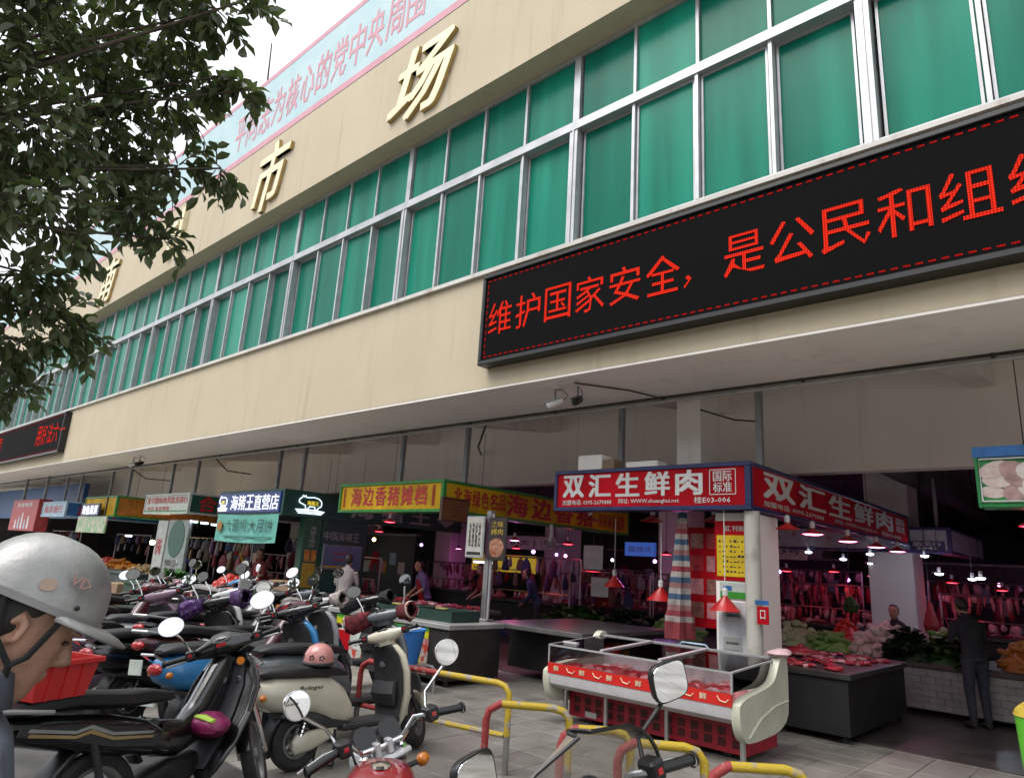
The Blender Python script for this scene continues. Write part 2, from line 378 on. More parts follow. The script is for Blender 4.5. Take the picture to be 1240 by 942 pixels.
# windows: 3.97 m bays of four panes, sliding lights below and fixed lights above
W = 3.97; TM = .14
fr = MB()
fr.box(-TM / 2, TM / 2, -.06, .2, 6.185, 8.06); fr.box(-TM / 2 + .012, TM / 2 - .012, -.02, .2, 8.215, 9.43)
fr.box(-.012, .012, -.075, -.06, 6.2, 8.06)
fr.box(TM / 2, W - TM / 2, -.05, .2, 6.185, 6.25); fr.box(-TM / 2, W - TM / 2, -.075, .2, 8.06, 8.125); fr.box(-TM / 2, W - TM / 2, -.055, .2, 8.135, 8.215)
fr.box(TM / 2 - .012, W - TM / 2 + .012, -.02, .2, 9.36, 9.43)
pw = (W - TM) / 4
sp = []
for k in range(1, 4):
    x = TM / 2 + k * pw
    fr.box(x - .022, x + .022, -.04 if k != 2 else -.055, .1, 6.25, 8.06); fr.box(x - .022, x + .022, -.018, .1, 8.215, 9.36)
frm = fr.mesh('window', M_ALU)
sash = MB()
for a, b_, c_, d_ in ((0, .03, 0, 1.81), (pw - .11, pw - .08, 0, 1.81), (.03, pw - .11, 0, .035), (.03, pw - .11, 1.775, 1.81)): sash.box(a, b_, -.0, .03, c_, d_)
sashm = sash.mesh('sash', M_ALU)
pl = MB().box(0, pw - .06, 0, .012, 0, 1.81).mesh('pane', M_PANE)
pu = MB().box(0, pw - .056, 0, .012, 0, 1.145).mesh('pane', M_PANE)
sash_in = {0: .075, 1: .012, 2: .02, 3: .085}
i = 0
x = -1.63 + 2 * W
while x > XL:
    wo = put('window', frm, MK, loc=(x, 7.06, 0))
    for k in range(4):
        dy = sash_in[(k if (i * 7 + k) % 5 else 3 - k)]
        p = put('pane', pl, wo, loc=(TM / 2 + k * pw + .03, dy + .02, 6.25)); p.rotation_euler = (random.uniform(-.004, .004), 0, random.uniform(-.006, .006))
        put('sash', sashm, wo, loc=(TM / 2 + k * pw + .032, dy - .008, 6.25))
        p = put('pane', pu, wo, loc=(TM / 2 + k * pw + .028, .03, 8.215)); p.rotation_euler = (random.uniform(-.006, .006), 0, random.uniform(-.008, .008))
    x -= W; i += 1
# lightning rod, conduits, down pipe
MB().cyl((-16.6, 7.1, 13.5), (-16.85, 7.1, 15.75), .035, .02, 6).build('lightning_rod', M_IRON, MK)
cd = MB().cyl((XL, 8.58, 4.235), (XR, 8.58, 4.235), .022, n=6)
for x in np.arange(XL + 1, XR, 2.0): cd.box(x - .02, x + .02, 8.55, 8.61, 4.205, 4.26)
cd.build('conduit', M_IRON, MK)
MB().cyl((XL, 8.665, 4.2), (XR, 8.665, 4.2), .03, n=6).build('cable_trunk', mat('cable_white', (.5, .49, .47), .6), MK)
MB().tube([(-5.6, 7.25, 4.22), (-5.2, 8.0, 4.235), (-5.0, 8.58, 4.22)], .012, 5).build('cable', M_IRON, MK)
MB().cyl((-3.62, 8.38, 0), (-3.62, 8.38, 2.57), .095, n=16).build('down_pipe', mat('dirty_white_pipe', (.55, .53, .47), .55, col2=(.3, .27, .22), scale=5, edge=(.5, .75)), MK, smooth=True)
MB().tube([(-4.62, 9.0, 4.1), (-4.1, 9.0, 3.9), (-3.66, 8.85, 3.8)], .012, 5).build('cable', M_IRON, MK)
for x0 in (-20.3, -9.0, -27):
    MB().tube([(x0, 9, 4.3), (x0 - 1.2, 10, 4.1), (x0 - 2.6, 11.5, 4.25)], .02, 5).build('cable', M_IRON, MK)

# ---- roof banner
M_BBLUE = mat('faded_blue_banner', (.44, .62, .66), .7, col2=(.53, .68, .71), scale=1.2)
M_BPINK = mat('faded_pink_print', (.62, .30, .36), .7, col2=(.68, .36, .42), scale=2)
BN = thing('rooftop_banner', 'faded pale blue rooftop banner with pink slogan lettering and pink borders', 'banner', (0, 6.7, 11.5))
MB().box(-50, XR, -.02, .09, .05, 2.2).build('banner_sheet', M_BBLUE, BN)
MB().box(-50, XR, -.026, -.02, .05, .22).build('border', M_BPINK, BN); MB().box(-50, XR, -.026, -.02, 2.06, 2.2).build('border', M_BPINK, BN)
for k, ch in enumerate('平同志为核心的党中央周围'):
    lettering(ch, (-17.07 + k * .666, -.024, .5), UX, UZ, .56, 1.05, M_BPINK, BN, (0, -1, 0), bold=.02)

# ---- gold characters
M_GOLD = mat('gold_letter_face', (.86, .77, .50), .4, .15, .08, 4)
M_GOLDS = mat('gold_letter_side', (.5, .36, .14), .4, .4, .2, 4)
def gold(ch, xc, w, z0, h, label, poly=None):
    t = thing('gold_character', label, 'sign letter', (xc, 6.66, z0), 0, 'gold characters on the overhang')
    lettering(ch, (-w / 2, 0, 0), UX, UZ, w, h, [M_GOLD, M_GOLDS], t, (0, -1, 0), bold=.022, depth=.085, res=2, shear=.3, name='character_face')
    for q in (-.3, .3): MB().cyl((q * w, -.01, h * .5), (q * w, .02, h * .5), .02, n=6).build('fixing', M_GOLDS, t)
gold('场', -8.95, 1.75, 9.62, 1.5, 'raised gold character rightmost on the overhang, clear of the leaves')
gold('市', -14.4, 1.5, 9.5, 1.75, 'raised gold character second from the right, beside the tree leaves')
gold('南', -25.4, 1.5, 9.6, 1.5, 'raised gold character seen in the gap left of the leaf spray')
t = thing('gold_character', 'gold character half hidden by the leaf spray, only its right stroke clear', 'sign letter', (-19.85, 6.66, 9.55), 0, 'gold characters on the overhang')
m_ = MB().prism([(.25, .0), (.42, .05), (.5, 1.6), (.3, 1.62)], (0, 0, 0), UX, UZ, (0, -.13, 0)); m_.prism([(-.5, .3), (-.3, .25), (.1, .9), (-.05, 1.0)], (0, 0, 0), UX, UZ, (0, -.13, 0)); m_.prism([(-.3, 1.1), (.1, 1.15), (.1, 1.3), (-.35, 1.28)], (0, 0, 0), UX, UZ, (0, -.13, 0))
m_.build('character_face', M_GOLD, t)

# ---- LED boards
def led_mat():
    m = bpy.data.materials.new('led_face'); m.use_nodes = True; n = m.node_tree.nodes; l = m.node_tree.links; b = n['Principled BSDF']
    tc = n.new('ShaderNodeTexCoord'); vo = n.new('ShaderNodeTexVoronoi'); vo.inputs['Scale'].default_value = 38; vo.inputs['Randomness'].default_value = 0
    l.new(tc.outputs['Object'], vo.inputs['Vector'])
    rp = n.new('ShaderNodeValToRGB'); rp.color_ramp.elements[0].position = .25; rp.color_ramp.elements[0].color = (.010, .009, .010, 1); rp.color_ramp.elements[1].position = .5; rp.color_ramp.elements[1].color = (.004, .004, .0045, 1)
    l.new(vo.outputs['Distance'], rp.inputs['Fac']); l.new(rp.outputs[0], b.inputs['Base Color']); b.inputs['Roughness'].default_value = .8; b.inputs['Specular IOR Level'].default_value = .06
    return m
def led_text(name='led_text', col=(1, .034, .015), s=1.05):
    m = bpy.data.materials.new(name); m.use_nodes = True; n = m.node_tree.nodes; l = m.node_tree.links; b = n['Principled BSDF']
    tc = n.new('ShaderNodeTexCoord'); vo = n.new('ShaderNodeTexVoronoi'); vo.inputs['Scale'].default_value = 38; vo.inputs['Randomness'].default_value = 0
    l.new(tc.outputs['Object'], vo.inputs['Vector'])
    rp = n.new('ShaderNodeMapRange'); rp.inputs['From Min'].default_value = .5; rp.inputs['From Max'].default_value = .25; rp.inputs['To Min'].default_value = .25 * s; rp.inputs['To Max'].default_value = s
    l.new(vo.outputs['Distance'], rp.inputs['Value']); l.new(rp.outputs[0], b.inputs['Emission Strength'])
    b.inputs['Emission Color'].default_value = (*col, 1); b.inputs['Base Color'].default_value = (.01, .001, .001, 1); b.inputs['Specular IOR Level'].default_value = 0
    return m
M_LED = led_mat(); M_LEDT = led_text(); M_LEDB = led_text('led_border', (1, .02, .015), .6)
def led(label, x0, x1, z0, z1, chars):
    t = thing('led_board', label, 'LED sign', (x0, 6.98, z0), 0, 'red LED boards on the fascia'); w = x1 - x0; h = z1 - z0
    MB().box(.05, w - .05, -.17, -.0, .05, h - .05).build('display_face', M_LED, t)
    f = MB(); f.bbox(0, w, -.2, .02, 0, .07, .01); f.bbox(0, w, -.2, .02, h - .06, h, .01); f.bbox(0, .06, -.2, .02, .07, h - .06, .01); f.bbox(w - .06, w, -.2, .02, .07, h - .06, .01)
    f.build('frame', M_BLACK, t)
    dh = MB().box(0, .06, -.174, -.172, -.009, .009).mesh('border_light', M_LEDB); dv = MB().box(0, .018, -.174, -.172, 0, .06).mesh('border_light', M_LEDB); k = 0
    while .14 + k * .105 < w - .15:
        for z in (.12, h - .11): put('border_light', dh, t, loc=(.1 + k * .105, 0, z))
        k += 1
    for k in range(int((h - .3) / .105) + 1): put('border_light', dv, t, loc=(.1, 0, .16 + k * .105))
    for ch, cx, cz, cw, chh in chars:
        lettering(ch, (cx, -.173, cz), UX, UZ, cw, chh, M_LEDT, t, (0, -1, 0), bold=.005, depth=.003, name='led_character')
    return t
chs = []
for k, ch in enumerate('维护国家安全'): chs.append((ch, .16 + k * .541, .44, .46, .5))
chs.append(('，', 3.38, .44, .1, .16))
for k, ch in enumerate('是公民和组织的'): chs.append((ch, 3.88 + k * .532, .44, .47, .5))
led('big red lettered LED board on the fascia above the stall with the red meat sign', -7.07, .45, 4.57, 6.0, chs)
led('distant red lettered LED board on the fascia beyond the tree', -37.6, -27.75, 4.6, 6.05, [(c, 6.6 + k * .72, .4, .6, .75) for k, c in enumerate('用好法六十')] + [('国', .5, .4, .6, .75)])

# ---- across the road behind the viewer: block of flats added out of view to shade the stalls
OB = thing('added_opposite_building', 'grey block of flats added out of view across the road, shading the stalls', 'building', (-8, -22, 0))
MB().box(-55, 60, -8, 0, 0, 10.5).build('wall', mat_plaster('flat_wall', (.22, .21, .2), (.3, .29, .27), .8), OB); MB().box(-55.4, 60.4, -8.4, .4, 10.5, 11).build('roof', M_DIM, OB)
wm = MB().box(-.8, .8, 0, .06, 0, 1.5).mesh('window', M_DARK)
for i in range(26):
    for j in range(2): put('window', wm, OB, loc=(-50 + i * 4.2, 0, 1.6 + j * 3.4))

# ================================================================ STALL SIGNS
M_RED = mat('sign_red', (.46, .005, .013), .6, var=.28, scale=1.3, spec=.1, detail=8)
M_NAVY = mat('sign_navy_frame', (.018, .028, .11), .4, var=.2)
M_YEL = mat('sign_yellow', (.66, .39, .01), .6, var=.28, scale=1.3, spec=.2, detail=8)
M_GRN = mat('sign_green_frame', (.02, .24, .035), .45, var=.4, scale=25)
M_DGRN = mat('stall_dark_green', (.006, .075, .05), .45, var=.15)
M_INKW = mat('white_print', (.72, .72, .70), .5, var=.06)
M_INKR = mat('red_print', (.5, .012, .015), .5, var=.08)
M_INKK = mat('black_print', (.02, .02, .02), .5, var=.1)
M_ORA = mat('sign_orange', (.42, .16, .02), .5, var=.2)
M_TEAL = mat('banner_teal', (.16, .52, .44), .6, var=.1)
M_BLUE = mat('sign_blue', (.02, .13, .38), .45, var=.2)
M_LBL = mat('sign_pale_blue', (.38, .55, .66), .5, var=.25, scale=9)
M_PALE = mat('sign_pale', (.55, .6, .55), .5, var=.12, scale=8)
M_GOLDP = mat('gold_print', (.55, .38, .06), .45, .2)
M_LITW = mat('lit_white_letters', (.8, .8, .85), .4, emit=(.75, .82, 1), estr=.6, var=0)
M_LITB = mat('lit_blue_white_outline', (.8, .8, .9), .4, emit=(.7, .82, 1), estr=.9, var=0)
M_LITY = mat('lit_yellow_letters', (.8, .7, .1), .4, emit=(.8, .62, .05), estr=.4, var=0)
M_PINKL = mat('pink_lamp_glow', (.9, .5, .6), .4, emit=(1, .35, .75), estr=3.5, var=0)
M_REDL = mat('red_lamp_glow', (.9, .2, .2), .4, emit=(1, .05, .09), estr=3, var=0)
M_WHTL = mat('white_lamp_glow', (.9, .9, .9), .4, emit=(.75, .82, 1), estr=4, var=0)
M_WARM = mat('warm_lamp_glow', (.9, .7, .4), .4, emit=(1, .72, .3), estr=10, var=0)
M_SHADE = mat('red_enamel_shade', (.5, .012, .015), .35, var=.15, coat=.3)
def sign_box(label, xL, xR, yF, yB, z0, z1, frame, face, face2=None, front=(), side=(), th=.34, fw=.055, posts=(), group='hanging stall signs', name='stall_sign'):
    t = thing(name, label, 'shop sign', (xR, yF, z0), 0, group); w = xR - xL; d = yB - yF; h = z1 - z0
    b = MB(); b.box(-w + .01, -.01, .02, th, .01, h - .01); b.box(-th, -.012, th, d, .012, h - .012); b.build('box', frame, t)
    MB().box(-w + fw, -fw, -.004, .02, fw, h - fw).build('front_panel', face, t)
    MB().box(-.012, .004, fw, d - fw, fw, h - fw).build('side_panel', face2 or face, t)
    f = MB()
    f.bbox(-w, .02, -.03, .05, 0, fw, .006); f.bbox(-w, .02, -.03, .05, h - fw, h, .006); f.bbox(-w, -w + fw, -.03, .05, fw, h - fw, .006); f.bbox(-fw, .02, -.03, .05, fw, h - fw, .006)
    f.bbox(-.05, .02, .05, d, 0, fw, .006); f.bbox(-.05, .02, .05, d, h - fw, h, .006); f.bbox(-.05, .02, d - fw, d, fw, h - fw, .006)
    f.build('frame', frame, t)
    for q in front: lettering(q[0], (-w + q[1], -.005, q[2]), UX, UZ, q[3], q[4], q[5], t, (0, -1, 0), bold=q[6] if len(q) > 6 else .015, depth=.003)
    for q in side: lettering(q[0], (.005, q[1], q[2]), UY, UZ, q[3], q[4], q[5], t, (1, 0, 0), bold=q[6] if len(q) > 6 else .015, depth=.003)
    for px in posts: MB().box(px - xR - .04, px - xR + .04, .5, .58, h - .02, 5.1 - z0).build('hanger_post', M_GREYPAINT, t)
    return t
# red meat stall
rf = [(c, .17 + k * .475, .2, .37, .32, M_INKW, .035) for k, c in enumerate('双汇生鲜肉')]
rf += [('加盟电话: 0395-2679888', .16, .085, .88, .075, M_INKW), ('网址: WWW.shuanghui.net', 1.16, .085, .95, .08, M_INKW), ('桂E03-006', 2.33, .085, .5, .085, M_INKW), ('国际', 2.60, .36, .25, .13, M_INKW), ('标准', 2.60, .22, .25, .13, M_INKW)]
rs = [(c, .42 + k * 1.23, .2, 1.02, .32, M_INKW, .035) for k, c in enumerate('双汇生鲜肉')]
rs += [('加盟电话: 0395-2679888', .4, .085, 2.2, .075, M_INKW), ('网址: WWW.shuanghui.net', 3.1, .085, 2.2, .08, M_INKW), ('国际', 6.62, .36, .62, .13, M_INKW), ('标准', 6.62, .22, .62, .13, M_INKW), ('桂E03-006', 5.6, .085, 1.3, .085, M_INKW)]
S1 = sign_box('red butcher sign with white lettering in a navy frame, hung over the freezer', -6.66, -3.58, 8.25, 15.8, 2.58, 3.18, M_NAVY, M_RED, None, rf, rs, posts=(-5.83, -3.66))
f = MB()
for a, b_, c_, d_ in ((2.55, 2.9, .19, .2), (2.55, 2.9, .505, .515), (2.545, 2.555, .2, .505), (2.895, 2.905, .2, .505)): f.box(a - 3.08, b_ - 3.08, -.008, -.004, c_, d_)
f.build('emblem_border', M_INKW, S1)
# yellow pork stall
yf = [(c, .42 + k * .4, .13, .33, .36, M_INKR, .03) for k, c in enumerate('海边香猪摊档')] + [('咨询电话', .14, .1, .07, .4, M_INKR), ('欢迎光临惠顾', 2.9, .1, .08, .4, M_INKR)]
ys = [(c, .25 + k * .235, .16, .2, .3, M_INKR, .03) for k, c in enumerate('北海绿色名品')] + [(c, 1.68 + k * .75, .1, .6, .4, M_INKR, .04) for k, c in enumerate('海边香猪')] + [('国家认证品牌', 4.75, .12, 1.05, .3, M_INKR, .02)]
S2 = sign_box('yellow pork stall sign with red lettering and a leafy green border', -12.4, -9.2, 8.25, 14.25, 2.58, 3.16, M_GRN, M_YEL, None, yf, ys, posts=(-11.15, -8.95 - .3))
PQ = thing('award_plaque', 'brown framed award plaque hung on the corner of the yellow sign', 'plaque', (-9.16, 8.14, 2.42))
MB().box(.03, .06, .02, .64, .02, .4).build('plate', mat('copper_plate', (.22, .09, .025), .4, .5), PQ)
f = MB(); f.bbox(0, .075, 0, .03, 0, .42); f.bbox(0, .075, .63, .66, 0, .42); f.bbox(0, .075, .03, .63, 0, .03); f.bbox(0, .075, .03, .63, .39, .42); f.build('frame', mat('plaque_wood', (.06, .02, .012), .5), PQ)
for k in range(4): MB().box(.06, .063, .12 + .03 * k, .54 - .02 * k, .28 - k * .06, .29 - k * .06).build('inscription', M_INKK, PQ)
# dark green pork shop with lit letters
gs = [(c, 1.85 + k * .95, .12, .7, .4, mat('dull_white_letters', (.34, .36, .34), .5), .03) for k, c in enumerate('海猪王·京东')]
S3 = sign_box('dark green pork shop sign with glowing white letters and a glowing pig emblem', -17.85, -14.63, 8.25, 13.9, 2.53, 3.14, M_DGRN, M_DGRN, None, [], gs, posts=(-16.06, -14.4 - .5))
MB().box(-3.2, -.12, -.05, -.006, .07, .55).build('light_box', mat('sign_deep_blue', (.012, .03, .12), .4, emit=(.03, .07, .3), estr=.12, var=.1), S3)
for k, c in enumerate('海猪王直营店'): lettering(c, (-2.5 + k * .395, -.052, .13), UX, UZ, .36, .36, M_LITW, S3, (0, -1, 0), bold=.014, depth=.004)
PIG = [(0, .28), (.03, .36), (.1, .42), (.13, .5), (.18, .44), (.22, .5), (.25, .43), (.4, .44), (.55, .46), (.72, .42), (.82, .34), (.85, .22), (.82, .12), (.74, .08), (.7, .0), (.62, 0), (.6, .1), (.4, .1), (.34, 0), (.26, 0), (.25, .12), (.12, .18), (.02, .22)]
def pig(parent, o, u, s, sv, out):
    o = Vector(o); u = Vector(u)
    P = [o + u * (a * s) + UZ * (b * sv) for a, b in PIG]
    MB().tube(P + [P[0]], .012, 5).build('pig_emblem', M_LITB, parent)
    for k in range(3): MB().tube([o + u * (-.1 + .05 * k) * s + UZ * (-.05 - .06 * k) * sv, o + u * (.5 * s) + UZ * (-.02 - .07 * k) * sv, o + u * (.98 - .05 * k) * s + UZ * (-.06 - .05 * k) * sv], .012, 4).build('wave_emblem', M_LITB, parent)
    lettering('海猪王', o + u * (.3 * s) + UZ * (.15 * sv) + Vector(out) * .01, u, UZ, .42 * s, .16 * sv, M_LITY, parent, out, bold=.03, depth=.004)
pig(S3, (.03, .36, .2), UY, .72, .62, (1, 0, 0)); pig(S3, (-3.1, -.075, .2), UX, .48, .55, (0, -1, 0))
TB = thing('cloth_banner', 'teal paper banner with brush lettering hung below the glowing letters', 'banner', (-17.7, 8.18, 1.9))
g = MB(); n = 14
for j in range(n + 1):
    for z in (0, .66): g.v.append((3.05 * j / n, .03 * math.sin(j * 1.3) * (1 - z), z - .03 * math.sin(math.pi * j / n)))
for j in range(n): g.f.append((2 * j, 2 * j + 2, 2 * j + 3, 2 * j + 1)); g.m.append(0)
sh = g.build('sheet', M_TEAL, TB); md = sh.modifiers.new('t', 'SOLIDIFY'); md.thickness = .006
for k, c in enumerate('六硕坝大月饼'): lettering(c, (.55 + k * .4, -.045, .22), UX, UZ, .32, .3, mat('brush_ink', (.02, .07, .07), .6), TB, (0, -1, 0), bold=.006)
MB().lathe([(0, -.05), (.13, -.05), (.13, -.045)], (.27, 0, .36), 'y', 16).build('seal', M_ORA, TB)
MB().box(.5, 2.9, -.045, -.042, .09, .13).build('small_print', mat('teal_print', (.05, .22, .2), .6), TB)
# stalls further left
S4 = sign_box('pale stall sign with crowded red lettering and a green lower edge', -22.9, -19.75, 8.25, 13.6, 2.58, 3.17, M_PALE, M_PALE, M_DGRN,
    [('金华腊味肉类批发商行', .15, .3, 2.9, .2, M_INKR, .02), ('电话 批发零售', .25, .1, 1.6, .12, M_INKR)], [('合港', .28, .1, 1.0, .42, M_INKR, .03), ('食品', 1.5, .1, 1.0, .42, M_INKR, .03)], posts=(-20.8, -22.6))
MB().box(-3.1, -.06, -.02, -.005, .03, .1).build('lower_band', M_GRN, S4)
S5 = sign_box('orange and green stall sign behind a small glowing board', -28.6, -25.4, 8.25, 13.6, 2.5, 3.2, M_GRN, M_YEL, M_ORA, [], [], posts=(-26.2, -28.0))
SB = thing('hanging_board', 'small dark board with glowing white letters over a green price board', 'sign board', (-28.4, 8.05, 1.95))
MB().box(0, 2.9, 0, .05, 0, .55).build('price_board', mat('price_board', (.16, .42, .16), .5, col2=(.6, .5, .45), scale=5, var=.1), SB)
MB().box(.3, 2.1, -.03, .03, .57, .98).build('lit_board', mat('sign_deep_blue2', (.01, .02, .07), .4), SB)
for k, c in enumerate('海鱼蔬菜'): lettering(c, (.42 + k * .4, -.032, .62), UX, UZ, .34, .3, M_LITW, SB, (0, -1, 0), bold=.03, depth=.004)
MB().box(.2, .24, .0, .04, .55, 1.2).build('hanger', M_DARK, SB); MB().box(2.6, 2.64, .0, .04, .55, 1.2).build('hanger', M_DARK, SB)
S6 = sign_box('pale blue stall sign with a blue side and red characters', -33.9, -30.8, 8.25, 13.4, 2.5, 3.1, M_LBL, M_LBL, M_BLUE, [('批发商行', .3, .15, 2.4, .3, M_INKR, .02)], [('示牌', .4, .08, 1.5, .44, M_INKR, .03)], posts=(-31.5, -33.3))
T7 = thing('tall_sign', 'tall red sign panel with a white and blue picture, far left', 'shop sign', (-38.6, 8.2, 1.9))
MB().bbox(0, 4.1, 0, .5, 0, 1.35, .02).build('panel', mat('tall_red_sign', (.42, .05, .05), .5, var=.2), T7)
for k in range(5): MB().prism([(.9 + k * .5, .1), (1.2 + k * .5, .1), (1.1 + k * .5, .5 + .15 * (k % 3)), (.95 + k * .5, .45 + .15 * (k % 3))], (0, -.006, 0), UX, UZ, (0, .004, 0)).build('picture', M_LBL if k % 2 else M_INKW, T7)
lettering('美食推荐', (.8, -.004, 1.02), UX, UZ, 2.4, .2, M_INKW, T7, (0, -1, 0))
for x in (.4, 3.7): MB().box(x, x + .1, .2, .3, 1.35, 3.2).build('hanger_post', M_GREYPAINT, T7)
BLW = MB().box(-52, -36, 10.2, 10.4, 2.6, 4.2).build('blue_hoarding', M_BLUE, label='deep blue hoarding across the far left end of the hall', cat='hoarding')
# poultry stall sign at the right edge
S8 = sign_box('blue topped sign with a picture of plucked poultry on green, at the right edge', -1.22, 1.9, 8.25, 13.5, 2.58, 3.18, mat('poster_edge', (.01, .2, .05), .5), mat('poster_green', (.01, .16, .03), .45, col2=(.03, .3, .06), scale=9), M_BLUE, [], [], fw=.03, posts=(-.35, 1.5))
MB().box(-3.13, .02, -.034, -.008, .5, .605).build('blue_band', M_BLUE, S8)
g = MB(); rr = random.Random(4)
M_CHK = mat('pale_poultry', (.62, .45, .42), .5, col2=(.72, .62, .58), scale=14)
for k in range(54):
    rx = rr.uniform(.1, .15); rz = rx * rr.uniform(.5, .75); an = rr.uniform(-.6, .6)
    pts_ = [(rx * math.cos(a_) * math.cos(an) - rz * math.sin(a_) * math.sin(an), rx * math.cos(a_) * math.sin(an) + rz * math.sin(a_) * math.cos(an)) for a_ in np.linspace(0, 6.28, 15)[:-1]]
    g.prism(pts_, (-3.0 + (k % 18) * .165 + rr.random() * .05, -.0075 - k * .0002, .15 + .1 * (k // 18) + rr.random() * .03), UX, UZ, (0, -.0001, 0), k % 3)
g.build('poultry_picture', [M_CHK, mat('pale_poultry2', (.46, .29, .27), .5, var=.25, scale=9), mat('pale_poultry3', (.72, .62, .58), .5, var=.2, scale=9)], S8)
f = MB(); f.tube([(-3.08, -.025, .06), (-3.08, -.025, .48), (-.06, -.025, .48), (-.06, -.025, .06), (-3.08, -.025, .06)], .008, 4); f.build('picture_border', M_INKW, S8)
# pale sign inside the hall behind the red sign
S9 = sign_box('pale grey stall sign with a navy square deep in the hall behind the red sign', -7.3, -2.9, 16.0, 19.5, 2.47, 2.98, M_NAVY, mat('hall_sign_pale', (.45, .47, .5), .5), None, [('蔬菜 行', 3.75, .1, .5, .1, M_INKW)] , [], posts=())
MB().box(-.72, -.1, -.012, -.006, .06, .24).build('navy_square', M_NAVY, S9)
lettering('蔬菜行', (-.66, -.014, .14), UX, UZ, .5, .08, M_INKW, S9, (0, -1, 0)); lettering('2046', (-.6, -.014, .07), UX, UZ, .38, .06, M_INKW, S9, (0, -1, 0))
for k in range(9): lettering('粮油蔬菜'[k % 4], (-4.2 + k * .37, -.01, .3 - .04 * (k % 3)), UX, UZ, .1, .08, M_INKR if k % 2 else M_BLUE, S9, (0, -1, 0))
for x in (-4.2, -.3): MB().box(x, x + .06, .3, .36, .5, 1.53).build('hanger_post', M_GREYPAINT, S9)
for k, (x, y, z, w, lb) in enumerate(((-9.0, 18, 2.3, 2.6, 'faint pale grey sign hanging deep in the hall past the yellow sign'), (-16.6, 17, 2.25, 3.0, 'pale blue grey sign deep in the hall left of the hanging posters'), (-12.4, 19, 2.25, 1.1, 'small blue lit sign deep in the hall right of the hanging posters'))):
    s_ = thing('hall_sign', lb, 'shop sign', (x, y, z), 0, 'signs deep in the hall')
    MB().bbox(0, w, 0, .08, 0, .42).build('panel', M_PALE if k < 2 else mat('lit_blue_sign', (.05, .12, .4), .4, emit=(.1, .25, 1), estr=.15), s_)
    lettering('蔬菜 肉类 0%d号' % (k + 3), (.15, -.004, .12), UX, UZ, w - .3, .18, M_NAVY if k < 2 else M_INKW, s_, (0, -1, 0))
    for q in (.1, w - .1): MB().box(q - .015, q + .015, .03, .06, .42, 4.5 - z).build('hanger_rod', M_DARK, s_)

# ================================================================ LAMPS
def pendant(label, x, y, z, top, r=.17, lit=None, glow=M_REDL, energy=0, lc=(1, .3, .5), flat=False):
    t = thing('pendant_lamp', label, 'lamp', (x, y, z), 0, 'red shaded market lamps')
    hgt = .16 if not flat else .07
    MB().lathe([(r, 0), (r * .96, .012), (.035, hgt), (.03, hgt + .03), (.0, hgt + .03)], n=18).build('shade', M_SHADE, t, smooth=True)
    MB().lathe([(.034, hgt + .02), (.034, hgt + .09), (.02, hgt + .11), (0, hgt + .11)], n=10).build('socket', M_INKW, t)
    MB().cyl((0, 0, hgt + .1), (0, 0, top - z), .006, n=5).build('cord', M_INKW if not flat else M_DARK, t)
    MB().ball((0, 0, .05), .04, n=10).build('bulb', glow if lit else M_INKW, t)
    if lit: MB().lathe([(0, -.012), (r * .6, -.008), (r * .93, .006)], n=16).build('glow_disc', glow, t)
    if energy:
        ld = bpy.data.lights.new('lamp_light', 'POINT'); ld.energy = energy; ld.color = lc; ld.shadow_soft_size = .08
        lo = bpy.data.objects.new('lamp_light', ld); COL.objects.link(lo); lo.parent = t; lo.location = (0, 0, -.06)
pendant('red cone lamp on a long cord, farthest of the three over the freezer', -6.55, 9.75, 1.5, 2.6)
pendant('red cone lamp on a long cord, middle of the three over the freezer', -5.02, 8.6, 1.4, 2.6, .19)
pendant('red cone lamp on a long cord in front of the column with posters', -3.95, 8.3, 1.36, 2.6, .19)
for k, (x, y) in enumerate(((-6.35, 8.75), (-5.25, 8.75), (-4.3, 8.75))):
    pendant('flat red lamp under the red sign, %s from its left end' % ('first', 'second', 'third')[k], x, y, 2.47, 2.6, .16, flat=True)
for k, (y, lit) in enumerate(((9.0, 0), (9.9, 1), (11.4, 1), (12.9, 1), (14.2, 1))):
    pendant('flat red lamp under the side of the red sign, %s from the corner' % ('first, unlit', 'second', 'third', 'fourth', 'last')[k], -3.42, y, 2.4, 2.6, .15, flat=True, lit=lit, glow=M_PINKL, energy=2 if lit else 0)
rr = random.Random(11)
HL = [(-10.4, 10.4, 2.45, 'P'), (-11.0, 12.2, 2.3, 'P'), (-12.4, 9.6, 2.5, 'R'), (-10.2, 13.2, 2.3, 'R'), (-13, 14.5, 2.2, 'R'), (-15.5, 15.5, 2.2, 'P'), (-8.5, 14.8, 2.2, 'R'),
      (-6.6, 17.2, 2.0, 'R'), (-5.7, 17.8, 2.05, 'R'), (-5.0, 18.4, 2.0, 'P'), (-3.4, 18.5, 1.95, 'R'), (-2.6, 19.4, 1.85, 'R'), (-8.6, 20, 2.1, 'P'), (-11.3, 21.5, 2.15, 'P'), (-13.8, 23, 2.15, 'P'), (-17.5, 11.2, 2.5, 'R'), (-16.6, 12.5, 2.45, 'R'), (-19, 18, 2.2, 'P'), (-1.0, 17.0, 2.1, 'P'), (-.9, 9.3, 2.48, 'R'), (-15, 19.5, 2.2, 'R'), (-6.9, 12.6, 2.3, 'P')]
ordn = 'first second third fourth fifth sixth seventh eighth ninth tenth eleventh twelfth thirteenth fourteenth fifteenth sixteenth seventeenth eighteenth nineteenth twentieth twenty-first twenty-second twenty-third twenty-fourth'.split()
